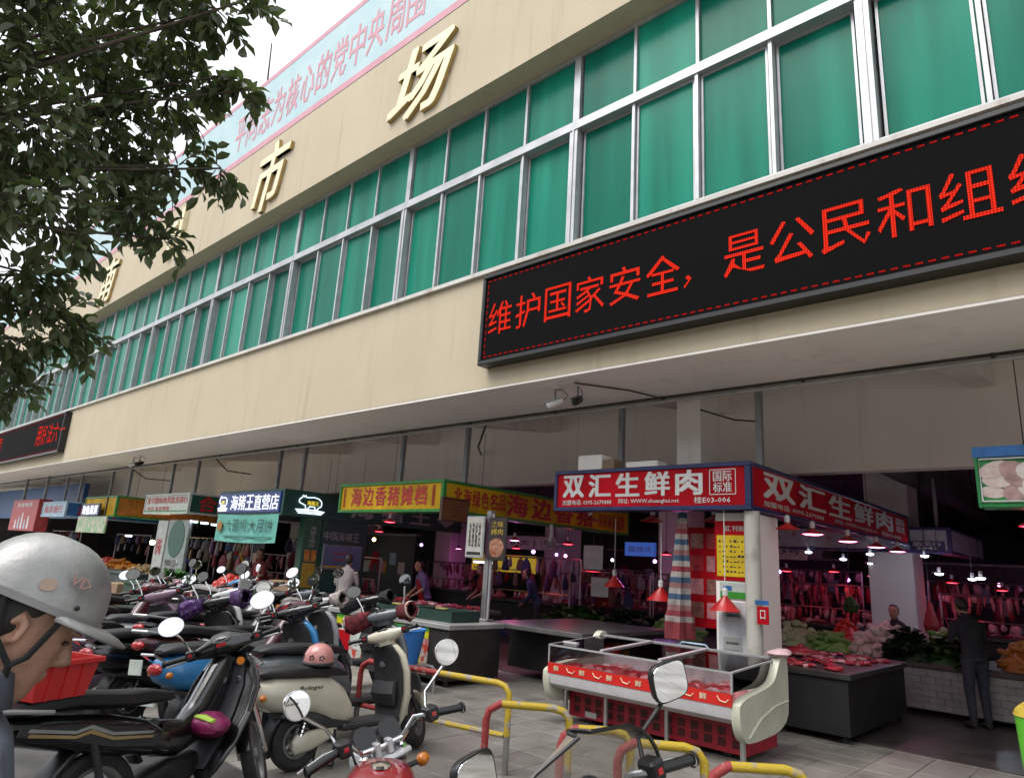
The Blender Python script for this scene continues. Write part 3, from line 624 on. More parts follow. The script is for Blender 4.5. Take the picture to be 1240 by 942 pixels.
for k, (x, y, z, c) in enumerate(sorted(HL)):
    pendant('glowing %s lamp deep in the market hall, %s counted from the left' % ('pink' if c == 'P' else 'red', ordn[k]), x, y, z, 4.45, .14, lit=1, glow=M_PINKL if c == 'P' else M_REDL, energy=4.5 if c == 'P' else 1.3, lc=(1, .2, .8) if c == 'P' else (1, .08, .12), flat=True)
WL = [(-5.6, 15.9, 2.4), (-5.1, 16.6, 2.3), (-4.7, 17.2, 2.25), (-4.35, 15.9, 2.4), (-3.35, 15.9, 2.4), (-2.95, 15.0, 2.05), (-2.6, 16, 2.0), (-2.25, 14.6, 2.0), (-1.2, 15.5, 1.95), (.2, 14, 2.0)]
for k, (x, y, z) in enumerate(WL):
    t = thing('white_lamp', 'small bluish white bulb deep in the hall at right, %s from the left' % ordn[k], 'lamp', (x, y, z), 0, 'bluish white hall bulbs')
    MB().ball((0, 0, .01), .075, .075, .028, 12).build('bulb', M_WHTL, t); MB().cyl((0, 0, .05), (0, 0, .13), .03, n=8).build('socket', M_INKW, t); MB().cyl((0, 0, .12), (0, 0, 4.48 - z), .005, n=4).build('cord', M_DARK, t)
    MB().lathe([(.05, .045), (.13, .02)], n=12).build('shade', M_DARK, t)
    if k in (4, 7):
        ld = bpy.data.lights.new('lamp_light', 'POINT'); ld.energy = 5; ld.color = (.7, .8, 1); ld.shadow_soft_size = .06
        lo = bpy.data.objects.new('lamp_light', ld); COL.objects.link(lo); lo.parent = t; lo.location = (0, 0, -.12)
for k, (x, y, z, w, lb) in enumerate(((-19.7, 8.35, 2.36, .2, 'first'), (-19.7, 8.65, 2.34, .2, 'second'), (-19.7, 8.95, 2.32, .2, 'third'), (-19.7, 9.25, 2.3, .2, 'fourth'), (-13.6, 13.5, 1.75, .7, 'fifth'), (-26.8, 9.2, 1.9, .5, 'sixth'))):
    t = thing('tube_light', 'white strip light under the stall roof, %s of those left of the yellow sign' % lb, 'lamp', (x, y, z), 0, 'white strip lights')
    if k < 4: MB().bbox(-.03, .03, 0, w, 0, .04).build('tube', M_WHTL, t); MB().box(-.04, .04, -.01, w + .01, .04, .07).build('holder', M_INKW, t); MB().cyl((0, w / 2, .07), (0, w / 2, 2.6 - z), .006, n=4).build('rod', M_DARK, t)
    else: MB().bbox(0, w, -.03, .03, 0, .04).build('tube', M_WHTL, t); MB().box(-.01, w + .01, -.04, .04, .04, .07).build('holder', M_INKW, t); MB().cyl((w / 2, 0, .07), (w / 2, 0, 4.48 - z), .006, n=4).build('rod', M_DARK, t)
for k, (x, y, z, lb) in enumerate(((-25.4, 9.6, 1.75, 'left'), (-24.9, 9.7, 1.74, 'right'))):
    t = thing('warm_bulb', 'warm yellow bare bulb over the far left stall, %s of the pair' % lb, 'lamp', (x, y, z), 0, 'warm bare bulbs')
    MB().ball((0, 0, 0), .085, n=10).build('bulb', M_WARM, t); MB().cyl((0, 0, .08), (0, 0, .16), .035, n=8).build('socket', M_DARK, t); MB().cyl((0, 0, .15), (0, 0, 4.48 - z), .006, n=4).build('cord', M_DARK, t)
ld = bpy.data.lights.new('lamp_light', 'POINT'); ld.energy = 16; ld.color = (1, .75, .4); ld.shadow_soft_size = .08
lo = bpy.data.objects.new('lamp_light', ld); COL.objects.link(lo); lo.parent = t; lo.location = (0, 0, -.15)

# ================================================================ FREEZER
M_CREAMP = mat('cream_plastic', (.62, .62, .50), .4, var=.08, scale=3)
M_FRED = mat('freezer_red', (.42, .012, .03), .45, var=.2, scale=4)
M_BAND = mat('freezer_red_band', (.62, .02, .015), .4, var=.08)
M_FWHT = mat('freezer_white', (.66, .64, .66), .35, var=.06)
M_GLASS = glass('clear_glass', (.985, .95, .965), .03, .965)
M_CHROME = mat('chrome', (.75, .75, .76), .14, 1.0, .05, 6)
FZ = thing('display_freezer', 'long glass topped display freezer with red base and cream ends', 'freezer', (-5.46, 6.72, 0))
L = 2.33
def ext(mb, prof, x0, x1, mi=0): return mb.prism(prof, (x0, 0, 0), UY, UZ, (x1 - x0, 0, 0), mi)
ext(MB(), [(.42, .06), (1.16, .06), (1.16, .36), (.42, .36)], .06, L - .06).build('base', M_FRED, FZ)
for k in range(14):
    v = MB(); x = .14 + k * .152
    for r_ in range(2):
        for c_ in range(4): v.box(x + c_ * .022, x + c_ * .022 + .012, .414, .424, .11 + r_ * .1, .19 + r_ * .1)
    v.build('vent', M_BLACK, FZ)
MB().box(.3, .46, .412, .42, .08, .14).build('rating_plate', M_STEEL, FZ)
ext(MB(), [(.4, .36), (.14, .385), (.05, .44), (.02, .54), (.02, .555), (.16, .555), (.45, .42), (1.2, .42), (1.2, .36)], .04, L - .04).build('tub', M_FWHT, FZ, smooth=True)
ext(MB(), [(.012, .555), (.012, .668), (.06, .668), (.06, .555)], .03, L - .03).build('red_band', M_BAND, FZ)
for k in range(12):
    x = .12 + k * .185
    if k % 2: MB().tube([(x, .009, .64), (x + .03, .009, .6), (x + .09, .009, .59), (x + .12, .009, .62)], .006, 4).build('band_mark', mat('band_print', (.75, .6, .4), .5), FZ)
    else: lettering('鲜', (x, .011, .585), UX, UZ, .075, .06, mat('band_print', (.75, .6, .4), .5), FZ, (0, -1, 0), bold=.03, depth=.002)
ext(MB(), [(1.14, .42), (1.2, .42), (1.2, .925), (1.14, .925)], .04, L - .04).build('back_panel', M_FWHT, FZ)
side = [(.02, .5), (.05, .36), (.12, .26), (.25, .21), (1.2, .25), (1.24, .62), (1.23, .98), (1.08, .99), (.98, .88), (.88, .74), (.7, .685), (.04, .62)]
for _ in range(2):     # round the moulded outline
    side = [q for a, b in zip(side, side[1:] + side[:1]) for q in ((a[0] * .75 + b[0] * .25, a[1] * .75 + b[1] * .25), (a[0] * .25 + b[0] * .75, a[1] * .25 + b[1] * .75))]
for x0, x1 in ((-.05, .04), (L - .04, L + .05)):
    s_ = MB(); ext(s_, side, x0, x1).build('end_panel', M_CREAMP, FZ)
rib = MB().tube([(L + .052, .2, .27), (L + .055, .5, .42), (L + .055, .85, .5), (L + .052, 1.2, .52)], .012, 5).build('moulding', M_CREAMP, FZ)
MB().box(.03, L - .03, .03, .036, .668, .855).build('front_glass', M_GLASS, FZ)
for x in (.035, L - .05): ext(MB(), [(.05, .68), (1.1, .68), (1.1, .915), (.05, .852)], x, x + .006).build('side_glass', M_GLASS, FZ)
ext(MB(), [(.05, .868), (1.12, .932), (1.12, .937), (.05, .873)], .06, L - .06).build('top_glass', M_GLASS, FZ)
f = MB(); f.box(.02, L - .02, .022, .044, .852, .87); f.box(.02, L - .02, 1.1, 1.145, .925, .95)
for x in (.02, L - .04): ext(f, [(.044, .855), (1.1, .918), (1.1, .935), (.044, .872)], x, x + .02); f.box(x, x + .018, .024, .044, .668, .852)
f.build('glass_rim', M_ALU, FZ)
for x in (.76, 1.5): ext(MB(), [(.046, .874), (1.1, .938), (1.1, .952), (.046, .888)], x - .02, x + .02).build('slide_rail', mat('pinkish_alu', (.72, .62, .66), .4, .2), FZ)
MB().box(.1, .3, .2, .25, .885, .905).build('handle', M_FWHT, FZ)
rr = random.Random(5); mm = [mat('raw_meat', (.42, .03, .04), .35, var=.35, scale=12, coat=.3), mat('pink_meat', (.62, .25, .26), .4, var=.25, scale=12, coat=.3), mat('meat_bag', (.7, .55, .56), .25, var=.15, coat=.4)]
for k in range(39):
    x = .2 + (k % 13) * .16 + rr.random() * .05; y = .24 + .3 * (k // 13) + rr.random() * .1
    MB().ball((0, 0, 0), .1 + rr.random() * .05, .12, .055 + rr.random() * .05, 9, jit=.35, rng=rr).build('meat_piece', mm[rr.choice((0, 0, 1, 1, 2))], FZ, smooth=True).location = (x, y, .57)
MB().box(.05, L - .05, .15, 1.13, .43, .53).build('tray', M_FWHT, FZ)
for x in (.3, L - .3):
    for y in (.52, 1.05): MB().lathe([(0, -.03), (.055, -.03), (.055, .03), (0, .03)], (x, y, .055), 'y', 10).build('castor', M_BLACK, FZ)
CL = thing('cloth', 'pale pink rag draped on the freezer end panel', 'cloth', (-3.13, 7.88, .965))
MB().ball((0, 0, .03), .12, .16, .05, 12, jit=.5, rng=rr).build('fold', mat('pink_rag', (.62, .42, .44), .8, var=.2), CL, smooth=True)
GR = thing('guard_rail', 'stainless kick rail on posts in front of the freezer base', 'rail', (-5.4, 7.06, 0))
MB().tube([(0, 0, .02), (0, 0, .33), (.03, 0, .37), (.1, 0, .38), (2.1, 0, .38), (2.17, 0, .37), (2.2, 0, .33), (2.2, 0, 0)], .03, 8).build('rail', M_STEEL, GR, smooth=True)
for x in (.58, 1.36): MB().cyl((x, 0, 0), (x, 0, .36), .024, n=8).build('post', M_STEEL, GR)

# ================================================================ COUNTERS
M_STEELD = mat('dull_steel', (.07, .064, .062), .45, .6, .2, 3, rvar=.12)
M_CTOP = mat('counter_top', (.42, .42, .41), .4, .35, .15, 3)
M_BLK2 = mat('black_counter_side', (.009, .008, .009), .6, .1, .3, 3)
def counter(label, x0, x1, y0, y1, h, body, top=M_CTOP, under=.0, name='counter'):
    t = thing(name, label, 'counter', ((x0 + x1) / 2, (y0 + y1) / 2, 0), 0, 'stall counters'); w = (x1 - x0) / 2; d = (y1 - y0) / 2
    MB().bbox(-w - .04, w + .04, -d - .04, d + .04, h - .07, h, .008).build('top', top, t)
    if under == 0: MB().bbox(-w, w, -d, d, .08, h - .07, .006).build('cabinet', body, t)
    else:
        MB().bbox(-w + .03, w - .03, -d + .5, d, .15, h - .07, .006).build('cabinet', body, t)
    for sx in (-1, 1):
        for sy in (-1, 1): MB().box(sx * (w - .08) - .025, sx * (w - .08) + .025, sy * (d - .08) - .025, sy * (d - .08) + .025, 0, h - .07 if under else .08).build('leg', body, t)
    return t
CA = counter('steel counter with a fruit and meat picture on its front, beside the cream scooter', -10.7, -7.66, 7.2, 8.3, .85, M_STEELD)
P = MB().box(-1.28, 1.1, -.566, -.552, .12, .76).build('front_poster', mat('poster_mixed', (.5, .5, .46), .5, col2=(.5, .06, .04), scale=7, edge=(.5, .56)), CA)
MB().box(-1.28, 1.1, -.57, -.566, .62, .76).build('poster_yellow', mat('poster_yellow', (.55, .55, .01), .5), CA)
g = MB()
for k in range(40):
    x = -1.28 + k * .0595; g.prism([(0, 0), (.06, 0), (.06, -.03), (.03, -.03 - .04 * ((k * 7) % 5) / 4), (0, -.03)], (x, -.571, .76), UX, UZ, (0, -.002, 0))
g.build('poster_grass', mat('poster_grass', (.03, .3, .02), .5), CA)
for k in range(5): MB().box(-1.2 + k * .45, -.85 + k * .45, -.57, -.566, .2 + .06 * (k % 2), .52).build('poster_picture', (M_RED, M_PALE, M_LBL, M_CHK, M_YEL)[k], CA)
CB = counter('dark steel counter under the yellow sign, behind the yellow railing', -8.1, -6.22, 8.45, 10.9, .85, M_STEELD, mat('steel_top', (.3, .3, .29), .32, .7, .15), 1)
CC = counter('black sided meat counter to the right of the freezer', -4.0, -2.78, 8.5 + .45, 11.4, .76, M_BLK2, M_STEELD)
CD = counter('long stone topped counter behind the parked bikes', -17.0, -11.0, 7.4, 8.4, .85, M_BLK2, mat('stone_top', (.34, .33, .32), .5, var=.2))
CE = counter('low green clothed table in front of the vegetable stall', -19.6, -17.2, 6.9, 8.1, .78, mat('green_cloth', (.03, .07, .045), .8, var=.2), mat('green_cloth', (.03, .07, .045), .8))
CF = counter('grey clothed table in front of the far left stall', -24.9, -23.0, 8.3, 9.6, .8, mat('grey_cloth', (.07, .09, .09), .8, var=.2), mat('grey_cloth', (.07, .09, .09), .8))
CG = counter('inner butcher counter glowing pink behind the yellow stall', -14.2, -9.6, 9.3, 10.3, .86, M_STEELD, mat('wet_steel_top', (.4, .36, .38), .22, .8, .2))
rr = random.Random(21)
MEAT = [MB().ball((0, 0, 0), .09, .06, .03, 8, jit=.5, rng=rr).mesh('meat', mm[k % 2], True) for k in range(3)]
def litter(x0, x1, y0, y1, z, n, label, seed):
    t = thing('meat_cuts', label, 'meat', ((x0 + x1) / 2, (y0 + y1) / 2, z), 0, 'cuts of meat laid on counters'); q = random.Random(seed)
    for k in range(n):
        o = put('meat', MEAT[k % 3], t, loc=(q.uniform(-.5, .5) * (x1 - x0), q.uniform(-.5, .5) * (y1 - y0), .018)); o.rotation_euler = (0, 0, q.random() * 6); s_ = q.uniform(.7, 1.5); o.scale = (s_, s_, q.uniform(.7, 1.4))
litter(-3.9, -2.9, 9.1, 11.2, .76, 46, 'cuts of meat spread over the black sided counter', 1)
litter(-12.9, -9.9, 9.4, 10.2, .86, 40, 'pink lit cuts of meat on the inner counter behind the yellow stall', 2)
PB = thing('plastic_box', 'small blue and white box standing on the black sided counter', 'box', (-3.72, 9.3, .76)); MB().bbox(-.07, .07, -.05, .05, 0, .16).build('carton', M_LBL, PB); MB().box(-.071, .071, -.051, .051, .05, .1).build('label_band', M_BLUE, PB)
RB = thing('red_bag', 'red plastic bag on the black sided counter near the column', 'bag', (-3.85, 10.3, .76)); MB().ball((0, 0, .06), .22, .16, .07, 10, jit=.5, rng=rr).build('bag_body', mm[0], RB, smooth=True); MB().ball((.05, .02, .13), .05, .04, .04, 8, jit=.6, rng=rr).build('knot', mm[0], RB)
# green crates and trays on counter A
for k, (x, y) in enumerate(((-9.2, 7.6), (-8.3, 7.75))):
    t = thing('shallow_tray', '%s shallow dark green tray on the steel counter' % ('left', 'right')[k], 'tray', (x, y, .85), 0, 'trays on the steel counter')
    b = MB(); b.box(-.4, .4, -.3, .3, 0, .02); b.box(-.4, .4, -.3, -.28, .02, .16); b.box(-.4, .4, .28, .3, .02, .16); b.box(-.4, -.38, -.28, .28, .02, .16); b.box(.38, .4, -.28, .28, .02, .16); b.build('shell', mat('tray_green', (.01, .04, .03), .5), t)
    MB().bbox(-.1, .12, -.2, -.1, .16, .19).build('bundle', mat('straw_bundle', (.3, .26, .08), .8), t)

# ================================================================ YELLOW STALL POST AND POSTERS
PO = thing('stall_post', 'steel post with a foot plate carrying the hanging posters', 'post', (-8.1, 8.36, .85))
MB().bbox(-.05, .05, -.05, .05, .02, 1.75).build('shaft', M_STEEL, PO); MB().bbox(-.13, .13, -.1, .1, 0, .03).build('foot_plate', M_STEEL, PO); MB().bbox(.07, .11, -.04, .0, .02, 1.7).build('side_pipe', M_ALU, PO)
HP = thing('hanging_poster', 'white framed scroll poster with lines of brush writing on the post', 'poster', (-8.5, 8.2, 1.82), 0, 'posters on the stall post')
MB().bbox(0, .42, 0, .03, 0, .68).build('frame', M_ALU, HP); MB().box(.03, .39, -.004, 0, .03, .65).build('sheet', mat('paper', (.55, .53, .48), .7), HP)
for k in range(4): lettering('海边香猪肉品安全'[k * 2:k * 2 + 2], (.08 + k * .075, -.007, .18), UX, UZ, .045, .4, M_INKK, HP, (0, -1, 0), depth=.002)
MB().box(.05, .37, -.007, -.004, .05, .1).build('print_line', M_INKK, HP)
HQ = thing('hanging_poster', 'black poster with a picture of roast meat on the post', 'poster', (-7.98, 8.2, 1.82), 0, 'posters on the stall post')
MB().bbox(0, .4, 0, .03, -.02, .66).build('sheet', mat('black_poster', (.025, .015, .015), .5), HQ); MB().ball((.2, -.002, .18), .17, .012, .15, 12, jit=.2, rng=rr).build('roast_picture', mat('roast', (.3, .06, .03), .5, col2=(.45, .25, .15), scale=14), HQ)
lettering('之味', (.07, -.004, .5), UX, UZ, .26, .1, M_GOLDP, HQ, (0, -1, 0), depth=.002); lettering('烤肉', (.07, -.004, .38), UX, UZ, .26, .1, M_GOLDP, HQ, (0, -1, 0), depth=.002)
# small things hanging under the yellow sign
WF = thing('ceiling_fan_head', 'white stalked fan head hanging below the yellow sign', 'fan', (-9.1, 11.2, 2.2)); MB().tube([(0, 0, .4), (.02, 0, .2), (-.02, 0, .05)], .035, 8).build('stalk', M_INKW, WF, smooth=True); MB().lathe([(0, -.05), (.09, -.03), (.1, .03), (0, .06)], n=12).build('motor', M_GREYPAINT, WF)
for k in range(4): MB().prism([(.08, -.02), (.34, -.06), (.36, .05), (.1, .03)], (0, 0, 0), (math.cos(k * 1.57), math.sin(k * 1.57), 0), (-math.sin(k * 1.57), math.cos(k * 1.57), 0), (0, 0, .01)).build('blade', M_GREYPAINT, WF)
for k, (x, y, z, w, h) in enumerate(((-9.0, 12.2, 1.75, .5, .5), (-9.0, 12.5, 1.2, .45, .4))):
    t = thing('white_notice', '%s white card notice hanging deep under the yellow sign' % ('upper', 'lower')[k], 'notice', (x, y, z), 0, 'white notices'); MB().bbox(0, w, 0, .02, 0, h).build('card', M_PALE, t); MB().cyl((w / 2, .01, h), (w / 2, .01, 2.6 - z), .005, n=4).build('string', M_DARK, t)

# ================================================================ COLUMN DRESSING (column behind the freezer)
def poster(label, x, y, z, w, h, m, name='poster', th=.012): 
    t = thing(name, label, 'poster', (x, y, z), 0, 'posters on the freezer column'); MB().bbox(0, w, -th, 0, 0, h, .003).build('sheet', m, t); return t
p = poster('red framed yellow price list with black handwriting on the column', -4.16, 8.478, 1.72, .46, .74, M_RED)
MB().bbox(.03, .43, -.018, -.012, .05, .56, .003).build('yellow_sheet', mat('price_yellow', (.72, .5, .005), .5), p)
lettering('国汇 平价鲜肉', (.13, -.014, .61), UX, UZ, .3, .07, M_INKW, p, (0, -1, 0), depth=.002)
g = MB(); q = random.Random(9)
for r_ in range(7):
    for c_ in range(7):
        if q.random() < .75: a = .06 + c_ * .05; b_ = .1 + r_ * .062; g.box(a, a + q.uniform(.015, .04), -.021, -.0185, b_, b_ + q.uniform(.008, .03))
g.build('handwriting', M_INKK, p)
p = poster('green landscape calendar print below the yellow price list', -4.1, 8.478, 1.5, .36, .2, M_PALE); MB().box(.01, .35, -.015, -.012, .01, .09).build('lawn', mat('lawn', (.03, .28, .02), .5), p); MB().box(.05, .16, -.015, -.012, .1, .16).build('house_print', M_BLUE, p)
p = poster('white notice board with small print low on the column', -4.12, 8.478, .55, .4, .92, mat('notice_white', (.62, .62, .64), .35)); MB().bbox(.06, .3, -.02, -.012, .16, .5, .002).build('grey_notice', mat('notice_grey', (.4, .4, .38), .5), p); lettering('安全须知', (.1, -.022, .42), UX, UZ, .16, .03, M_INKK, p, (0, -1, 0), depth=.002)
for k in range(5): MB().box(.09, .27, -.022, -.02, .2 + k * .038, .208 + k * .038).build('print_line', M_GREYPAINT, p)
lettering('温馨提示', (.1, -.013, .74), UX, UZ, .18, .035, M_NAVY, p, (0, -1, 0), depth=.002); MB().lathe([(0, -.016), (.02, -.016), (.02, -.012)], (.19, 0, .82), 'y', 12).build('seal', M_NAVY, p)
p = poster('red sheet of meat photographs beside the striped umbrella', -4.75, 8.85, 1.1, .52, 1.3, M_RED)
for k in range(8): MB().box(.05 + .24 * (k % 2), .24 + .24 * (k % 2), -.016, -.012, .12 + .3 * (k // 2), .32 + .3 * (k // 2)).build('meat_photo', mm[(k + k // 2) % 2] if k % 3 else mat('print_meat', (.3, .12, .1), .5, var=.4, scale=20), p)
p = thing('fire_sign', 'small red fire sign with blue top on the down pipe', 'sign', (-3.5, 8.27, 1.25)); MB().bbox(-.04, .1, 0, .012, 0, .2, .002).build('plate', M_RED, p); MB().bbox(-.06, .1, 0, .012, .22, .27, .002).build('blue_plate', M_BLUE, p); lettering('口', (0, -.001, .06), UX, UZ, .06, .1, M_INKW, p, (0, -1, 0), depth=.002)
UM = thing('folded_umbrella', 'furled striped stall umbrella, red white and blue, hanging beside the column', 'umbrella', (-4.72, 8.55, .95))
cols = [mat('u_red', (.24, .03, .04), .8, var=.2), mat('u_white', (.36, .32, .3), .8, var=.25), mat('u_blue', (.04, .09, .17), .8, var=.2), mat('u_pink', (.28, .13, .13), .8, var=.2)]
u_ = MB(); n = 18; rings = []
for i in range(24):
    z = i / 23 * 1.62; r0 = .05 + .1 * (1 - z / 1.62) ** .8 + (.02 if z < .3 else 0)
    for j in range(n): a = 2 * math.pi * j / n; r1 = r0 * (1 + .28 * math.sin(a * 5 + z * 2)); u_.v.append((r1 * math.cos(a) + .04 * z, r1 * math.sin(a), z))
for i in range(23):
    for j in range(n): u_.f.append((i * n + j, i * n + (j + 1) % n, (i + 1) * n + (j + 1) % n, (i + 1) * n + j)); u_.m.append((0, 0, 0, 1, 0, 3, 1, 2, 1, 3, 2, 1, 0, 1, 2, 3, 1, 2, 1, 0, 3, 1, 2)[i])
u_.build('canopy', cols, UM, smooth=True); MB().cyl((0, 0, -.1), (.06, 0, 1.7), .014, n=6).build('pole', M_STEEL, UM)
BS = thing('purple_basin', 'purple plastic basin standing behind the freezer', 'basin', (-4.85, 8.55, .76)); MB().lathe([(0, 0), (.13, 0), (.19, .13), (.205, .14), (.195, .125), (.13, .012), (0, .012)], n=20).build('bowl', mat('purple_plastic', (.2, .07, .28), .4), BS, smooth=True); MB().lathe([(.19, .125), (.212, .13), (.212, .145), (.195, .14)], n=20).build('rim', mat('purple_plastic', (.2, .07, .28), .4), BS)
ST = thing('work_table', 'low dark table behind the freezer with the purple basin on it', 'table', (-5.1, 8.75, 0)); MB().bbox(-.75, .85, -.35, .3, .72, .76).build('table_top', M_STEELD, ST)
for sx in (-.65, .75):
    for sy in (-.25, .22): MB().box(sx - .02, sx + .02, sy - .02, sy + .02, 0, .72).build('leg', M_STEELD, ST)
CH = thing('blue_chair', 'blue folding chair back showing behind the freezer beside the column', 'chair', (-4.35, 8.25, 0)); MB().tube([(-.2, 0, 0), (-.2, .0, .9), (-.16, 0, .94), (.16, 0, .94), (.2, 0, .9), (.2, 0, 0)], .013, 6).build('frame', M_LBL, CH); MB().bbox(-.18, .18, -.012, .012, .72, .86).build('backrest', mat('chair_blue', (.08, .22, .4), .5), CH); MB().bbox(-.2, .2, -.3, 0, .44, .47).build('seat', mat('chair_blue', (.08, .22, .4), .5), CH)
for sx in (-.17, .17): MB().box(sx - .012, sx + .012, -.29, -.265, 0, .44).build('leg', M_LBL, CH)
BX = thing('carton', 'weathered white carton on top of the red sign, left end', 'box', (-6.1, 8.45, 3.18)); MB().bbox(-.22, .22, -.1, .16, 0, .24).build('box_body', M_WHITE, BX); MB().box(.22, .42, -.08, .12, 0, .16).build('flap', mat('cardboard', (.3, .2, .13), .8), BX)
BX = thing('carton', 'low grey carton on top of the red sign, near its middle', 'box', (-5.2, 8.45, 3.18)); MB().bbox(-.26, .26, -.1, .16, 0, .1).build('box_body', M_WHITE, BX); MB().box(-.2, .2, -.08, .12, .1, .12).build('lid', M_DIM, BX)

# ================================================================ GREEN SHOP WALL
GW = thing('shop_partition', 'dark green shop wall with pale lettering under the yellow sign', 'partition', (-14.75, 8.9, 0))
MB().box(-.1, .12, .45, 1.75, 0, 2.53).build('wall_panel', M_DGRN, GW); MB().box(-.1, .13, -.05, .4, 0, 2.53).build('corner_pillar', mat('pillar_green', (.02, .1, .055), .5), GW)
MB().box(.13, .14, .02, .35, .95, 1.5).build('gold_panel', mat('gold_panel', (.42, .28, .03), .45, var=.15), GW)
for k in range(2): MB().box(.13, .142, .04 + .17 * k, .17 + .17 * k, 1.54, 1.8).build('red_card', mat('red_gold_card', (.5, .06, .02), .5, col2=(.6, .4, .05), scale=18), GW)
for k in range(5): lettering('海猪王肉店'[k], (.142, .12, 1.86 + .1 * (4 - k)), UY, UZ, .14, .085, mat('dull_white_letters', (.34, .36, .34), .5), GW, (1, 0, 0), depth=.002)
for k, c in enumerate('中国海猪王'): lettering(c, (.124, .5 + .21 * k, 2.06), UY, UZ, .18, .2, mat('dull_white_letters', (.34, .36, .34), .5), GW, (1, 0, 0), bold=.02, depth=.004)
TV = thing('wall_screen', 'framed blue grey screen with faint red lines on the green shop wall', 'screen', (-14.62, 9.4, 1.38)); MB().bbox(0, .05, 0, 1.12, 0, .58).build('frame', M_GREYPAINT, TV); MB().box(.05, .054, .03, 1.09, .03, .55).build('screen', mat('screen_blue', (.03, .045, .075), .3, emit=(.04, .06, .12), estr=.1), TV)
for k in range(2): MB().box(.054, .056, .3, .8, .22 + .14 * k, .245 + .14 * k).build('red_line', M_INKR, TV)
MB().box(.054, .056, .03, .8, .04, .09).build('photo_strip', M_GOLDP, TV)
# poster panel, blue table, red bags in the left stalls
PP = thing('picture_panel', 'white free-standing panel with a round dark picture in the left stall', 'panel', (-21.9, 8.35, 0)); MB().bbox(0, .7, 0, .08, .1, 2.4).build('narrow_board', mat('panel_white', (.42, .44, .42), .6, var=.15), PP); MB().bbox(.75, 2.1, .02, .1, .1, 2.42).build('wide_board', mat('panel_grey', (.26, .3, .28), .6, var=.15), PP)
MB().lathe([(0, .0), (.52, 0), (.52, .012)], (1.42, .008, 1.9), 'y', 24).build('round_picture', M_DGRN, PP)
for k in range(3): lettering('鲜鱼海味馆烟酒茶'[k * 2:k * 2 + 2], (.9, .016, .7 + k * .22), UX, UZ, .8, .17, M_INKK, PP, (0, -1, 0), depth=.003)
lettering('好味', (.12, -.004, 1.4), UX, UZ, .4, .5, M_INKR, PP, (0, -1, 0), depth=.003)
for x in (.05, 1.95): MB().box(x, x + .06, .02, .08, 0, .12).build('foot', M_GREYPAINT, PP)
BT = thing('blue_table', 'small blue plastic table standing in the left stall', 'table', (-22.2, 9.2, .8)); MB().bbox(-.75, .75, -.3, .3, .42, .5).build('table_top', mat('blue_plastic', (.02, .1, .55), .4), BT)
for sx in (-.65, .65):
    for sy in (-.22, .22): MB().box(sx - .05, sx + .05, sy - .04, sy + .04, 0, .42).build('leg', mat('blue_plastic', (.02, .1, .55), .4), BT)
BTB = counter('stall bench carrying the blue plastic table', -23.0, -20.6, 8.8, 9.7, .8, M_DARK, M_STEELD)

# ================================================================ VEGETABLES
VG = dict(cab=mat('pale_cabbage', (.3, .42, .18), .6, col2=(.45, .5, .3), scale=12), rad=mat('white_radish', (.6, .58, .48), .5, var=.12), grn=mat('leaf_green', (.03, .11, .015), .6, var=.5, scale=20), cuc=mat('gourd_green', (.1, .26, .05), .5, col2=(.2, .36, .08), scale=18), tom=mat('tomato', (.5, .03, .015), .35, var=.2), gar=mat('garlic', (.5, .4, .34), .6, var=.2), car=mat('orange_root', (.5, .2, .03), .5, var=.2), pot=mat('potato', (.32, .22, .1), .7, var=.2), pak=mat('dark_greens', (.012, .05, .012), .6, var=.5, scale=20))
vr = random.Random(3)
VM = {}
for k, m_ in VG.items():
    if k in ('rad', 'cuc', 'car'): b = MB().loft([((x, 0, 0), (0, r, 0), (0, 0, r), 2) for x, r in ((-.16, .01), (-.13, .035), (0, .045), (.1, .04), (.15, .012))], 8)
    elif k in ('grn', 'pak'):
        b = MB()
        for j in range(14):
            a = vr.random() * 6.28; r_ = vr.uniform(.05, .13); z = vr.uniform(-.03, .06); d = Vector((math.cos(a), math.sin(a), 0)); s_ = Vector((-d.y, d.x, 0)) * vr.uniform(.02, .05)
            b.add([d * .02, d * r_ * .6 + s_ + UZ * z, d * r_ * 1.2 + UZ * z * .6, d * r_ * .6 - s_ + UZ * z], [(0, 1, 2, 3)])
    else: b = MB().ball((0, 0, 0), .07, .068, .06, 10, jit=.12, rng=vr)
    VM[k] = b.mesh({'cab': 'cabbage', 'rad': 'radish', 'grn': 'leafy_bunch', 'cuc': 'gourd', 'tom': 'tomato', 'gar': 'garlic_bulb', 'car': 'carrot', 'pot': 'potato', 'pak': 'dark_leafy_bunch'}[k], m_, True)
def pile(kind, x, y, z, w, d, h, n, label, sc=1.0):
    t = thing('vegetable_pile', label, 'vegetables', (x, y, z), 0, 'heaps of vegetables on the stalls'); q = random.Random(hash(label) % 1000 if False else len(label) * 31 + n)
    MB().loft([((0, 0, 0), (w / 2, 0, 0), (0, d / 2, 0), 2.5), ((0, 0, h * .55), (w * .36, 0, 0), (0, d * .36, 0), 2.3), ((0, 0, h * .85), (w * .12, 0, 0), (0, d * .12, 0), 2)], 14).build('heap', VG[kind], t)
    for k in range(n):
        a = q.random() * 6.283; r_ = math.sqrt(q.random()); px = math.cos(a) * r_ * w * .5; py = math.sin(a) * r_ * d * .5; pz = h * (1 - r_ ** 1.6) + .03
        o = put(VM[kind].name.split('.')[0], VM[kind], t, loc=(px, py, pz)); o.rotation_euler = (q.uniform(-.5, .5), q.uniform(-.5, .5), q.random() * 6.3); s_ = q.uniform(.8, 1.25) * sc; o.scale = (s_, s_, s_)
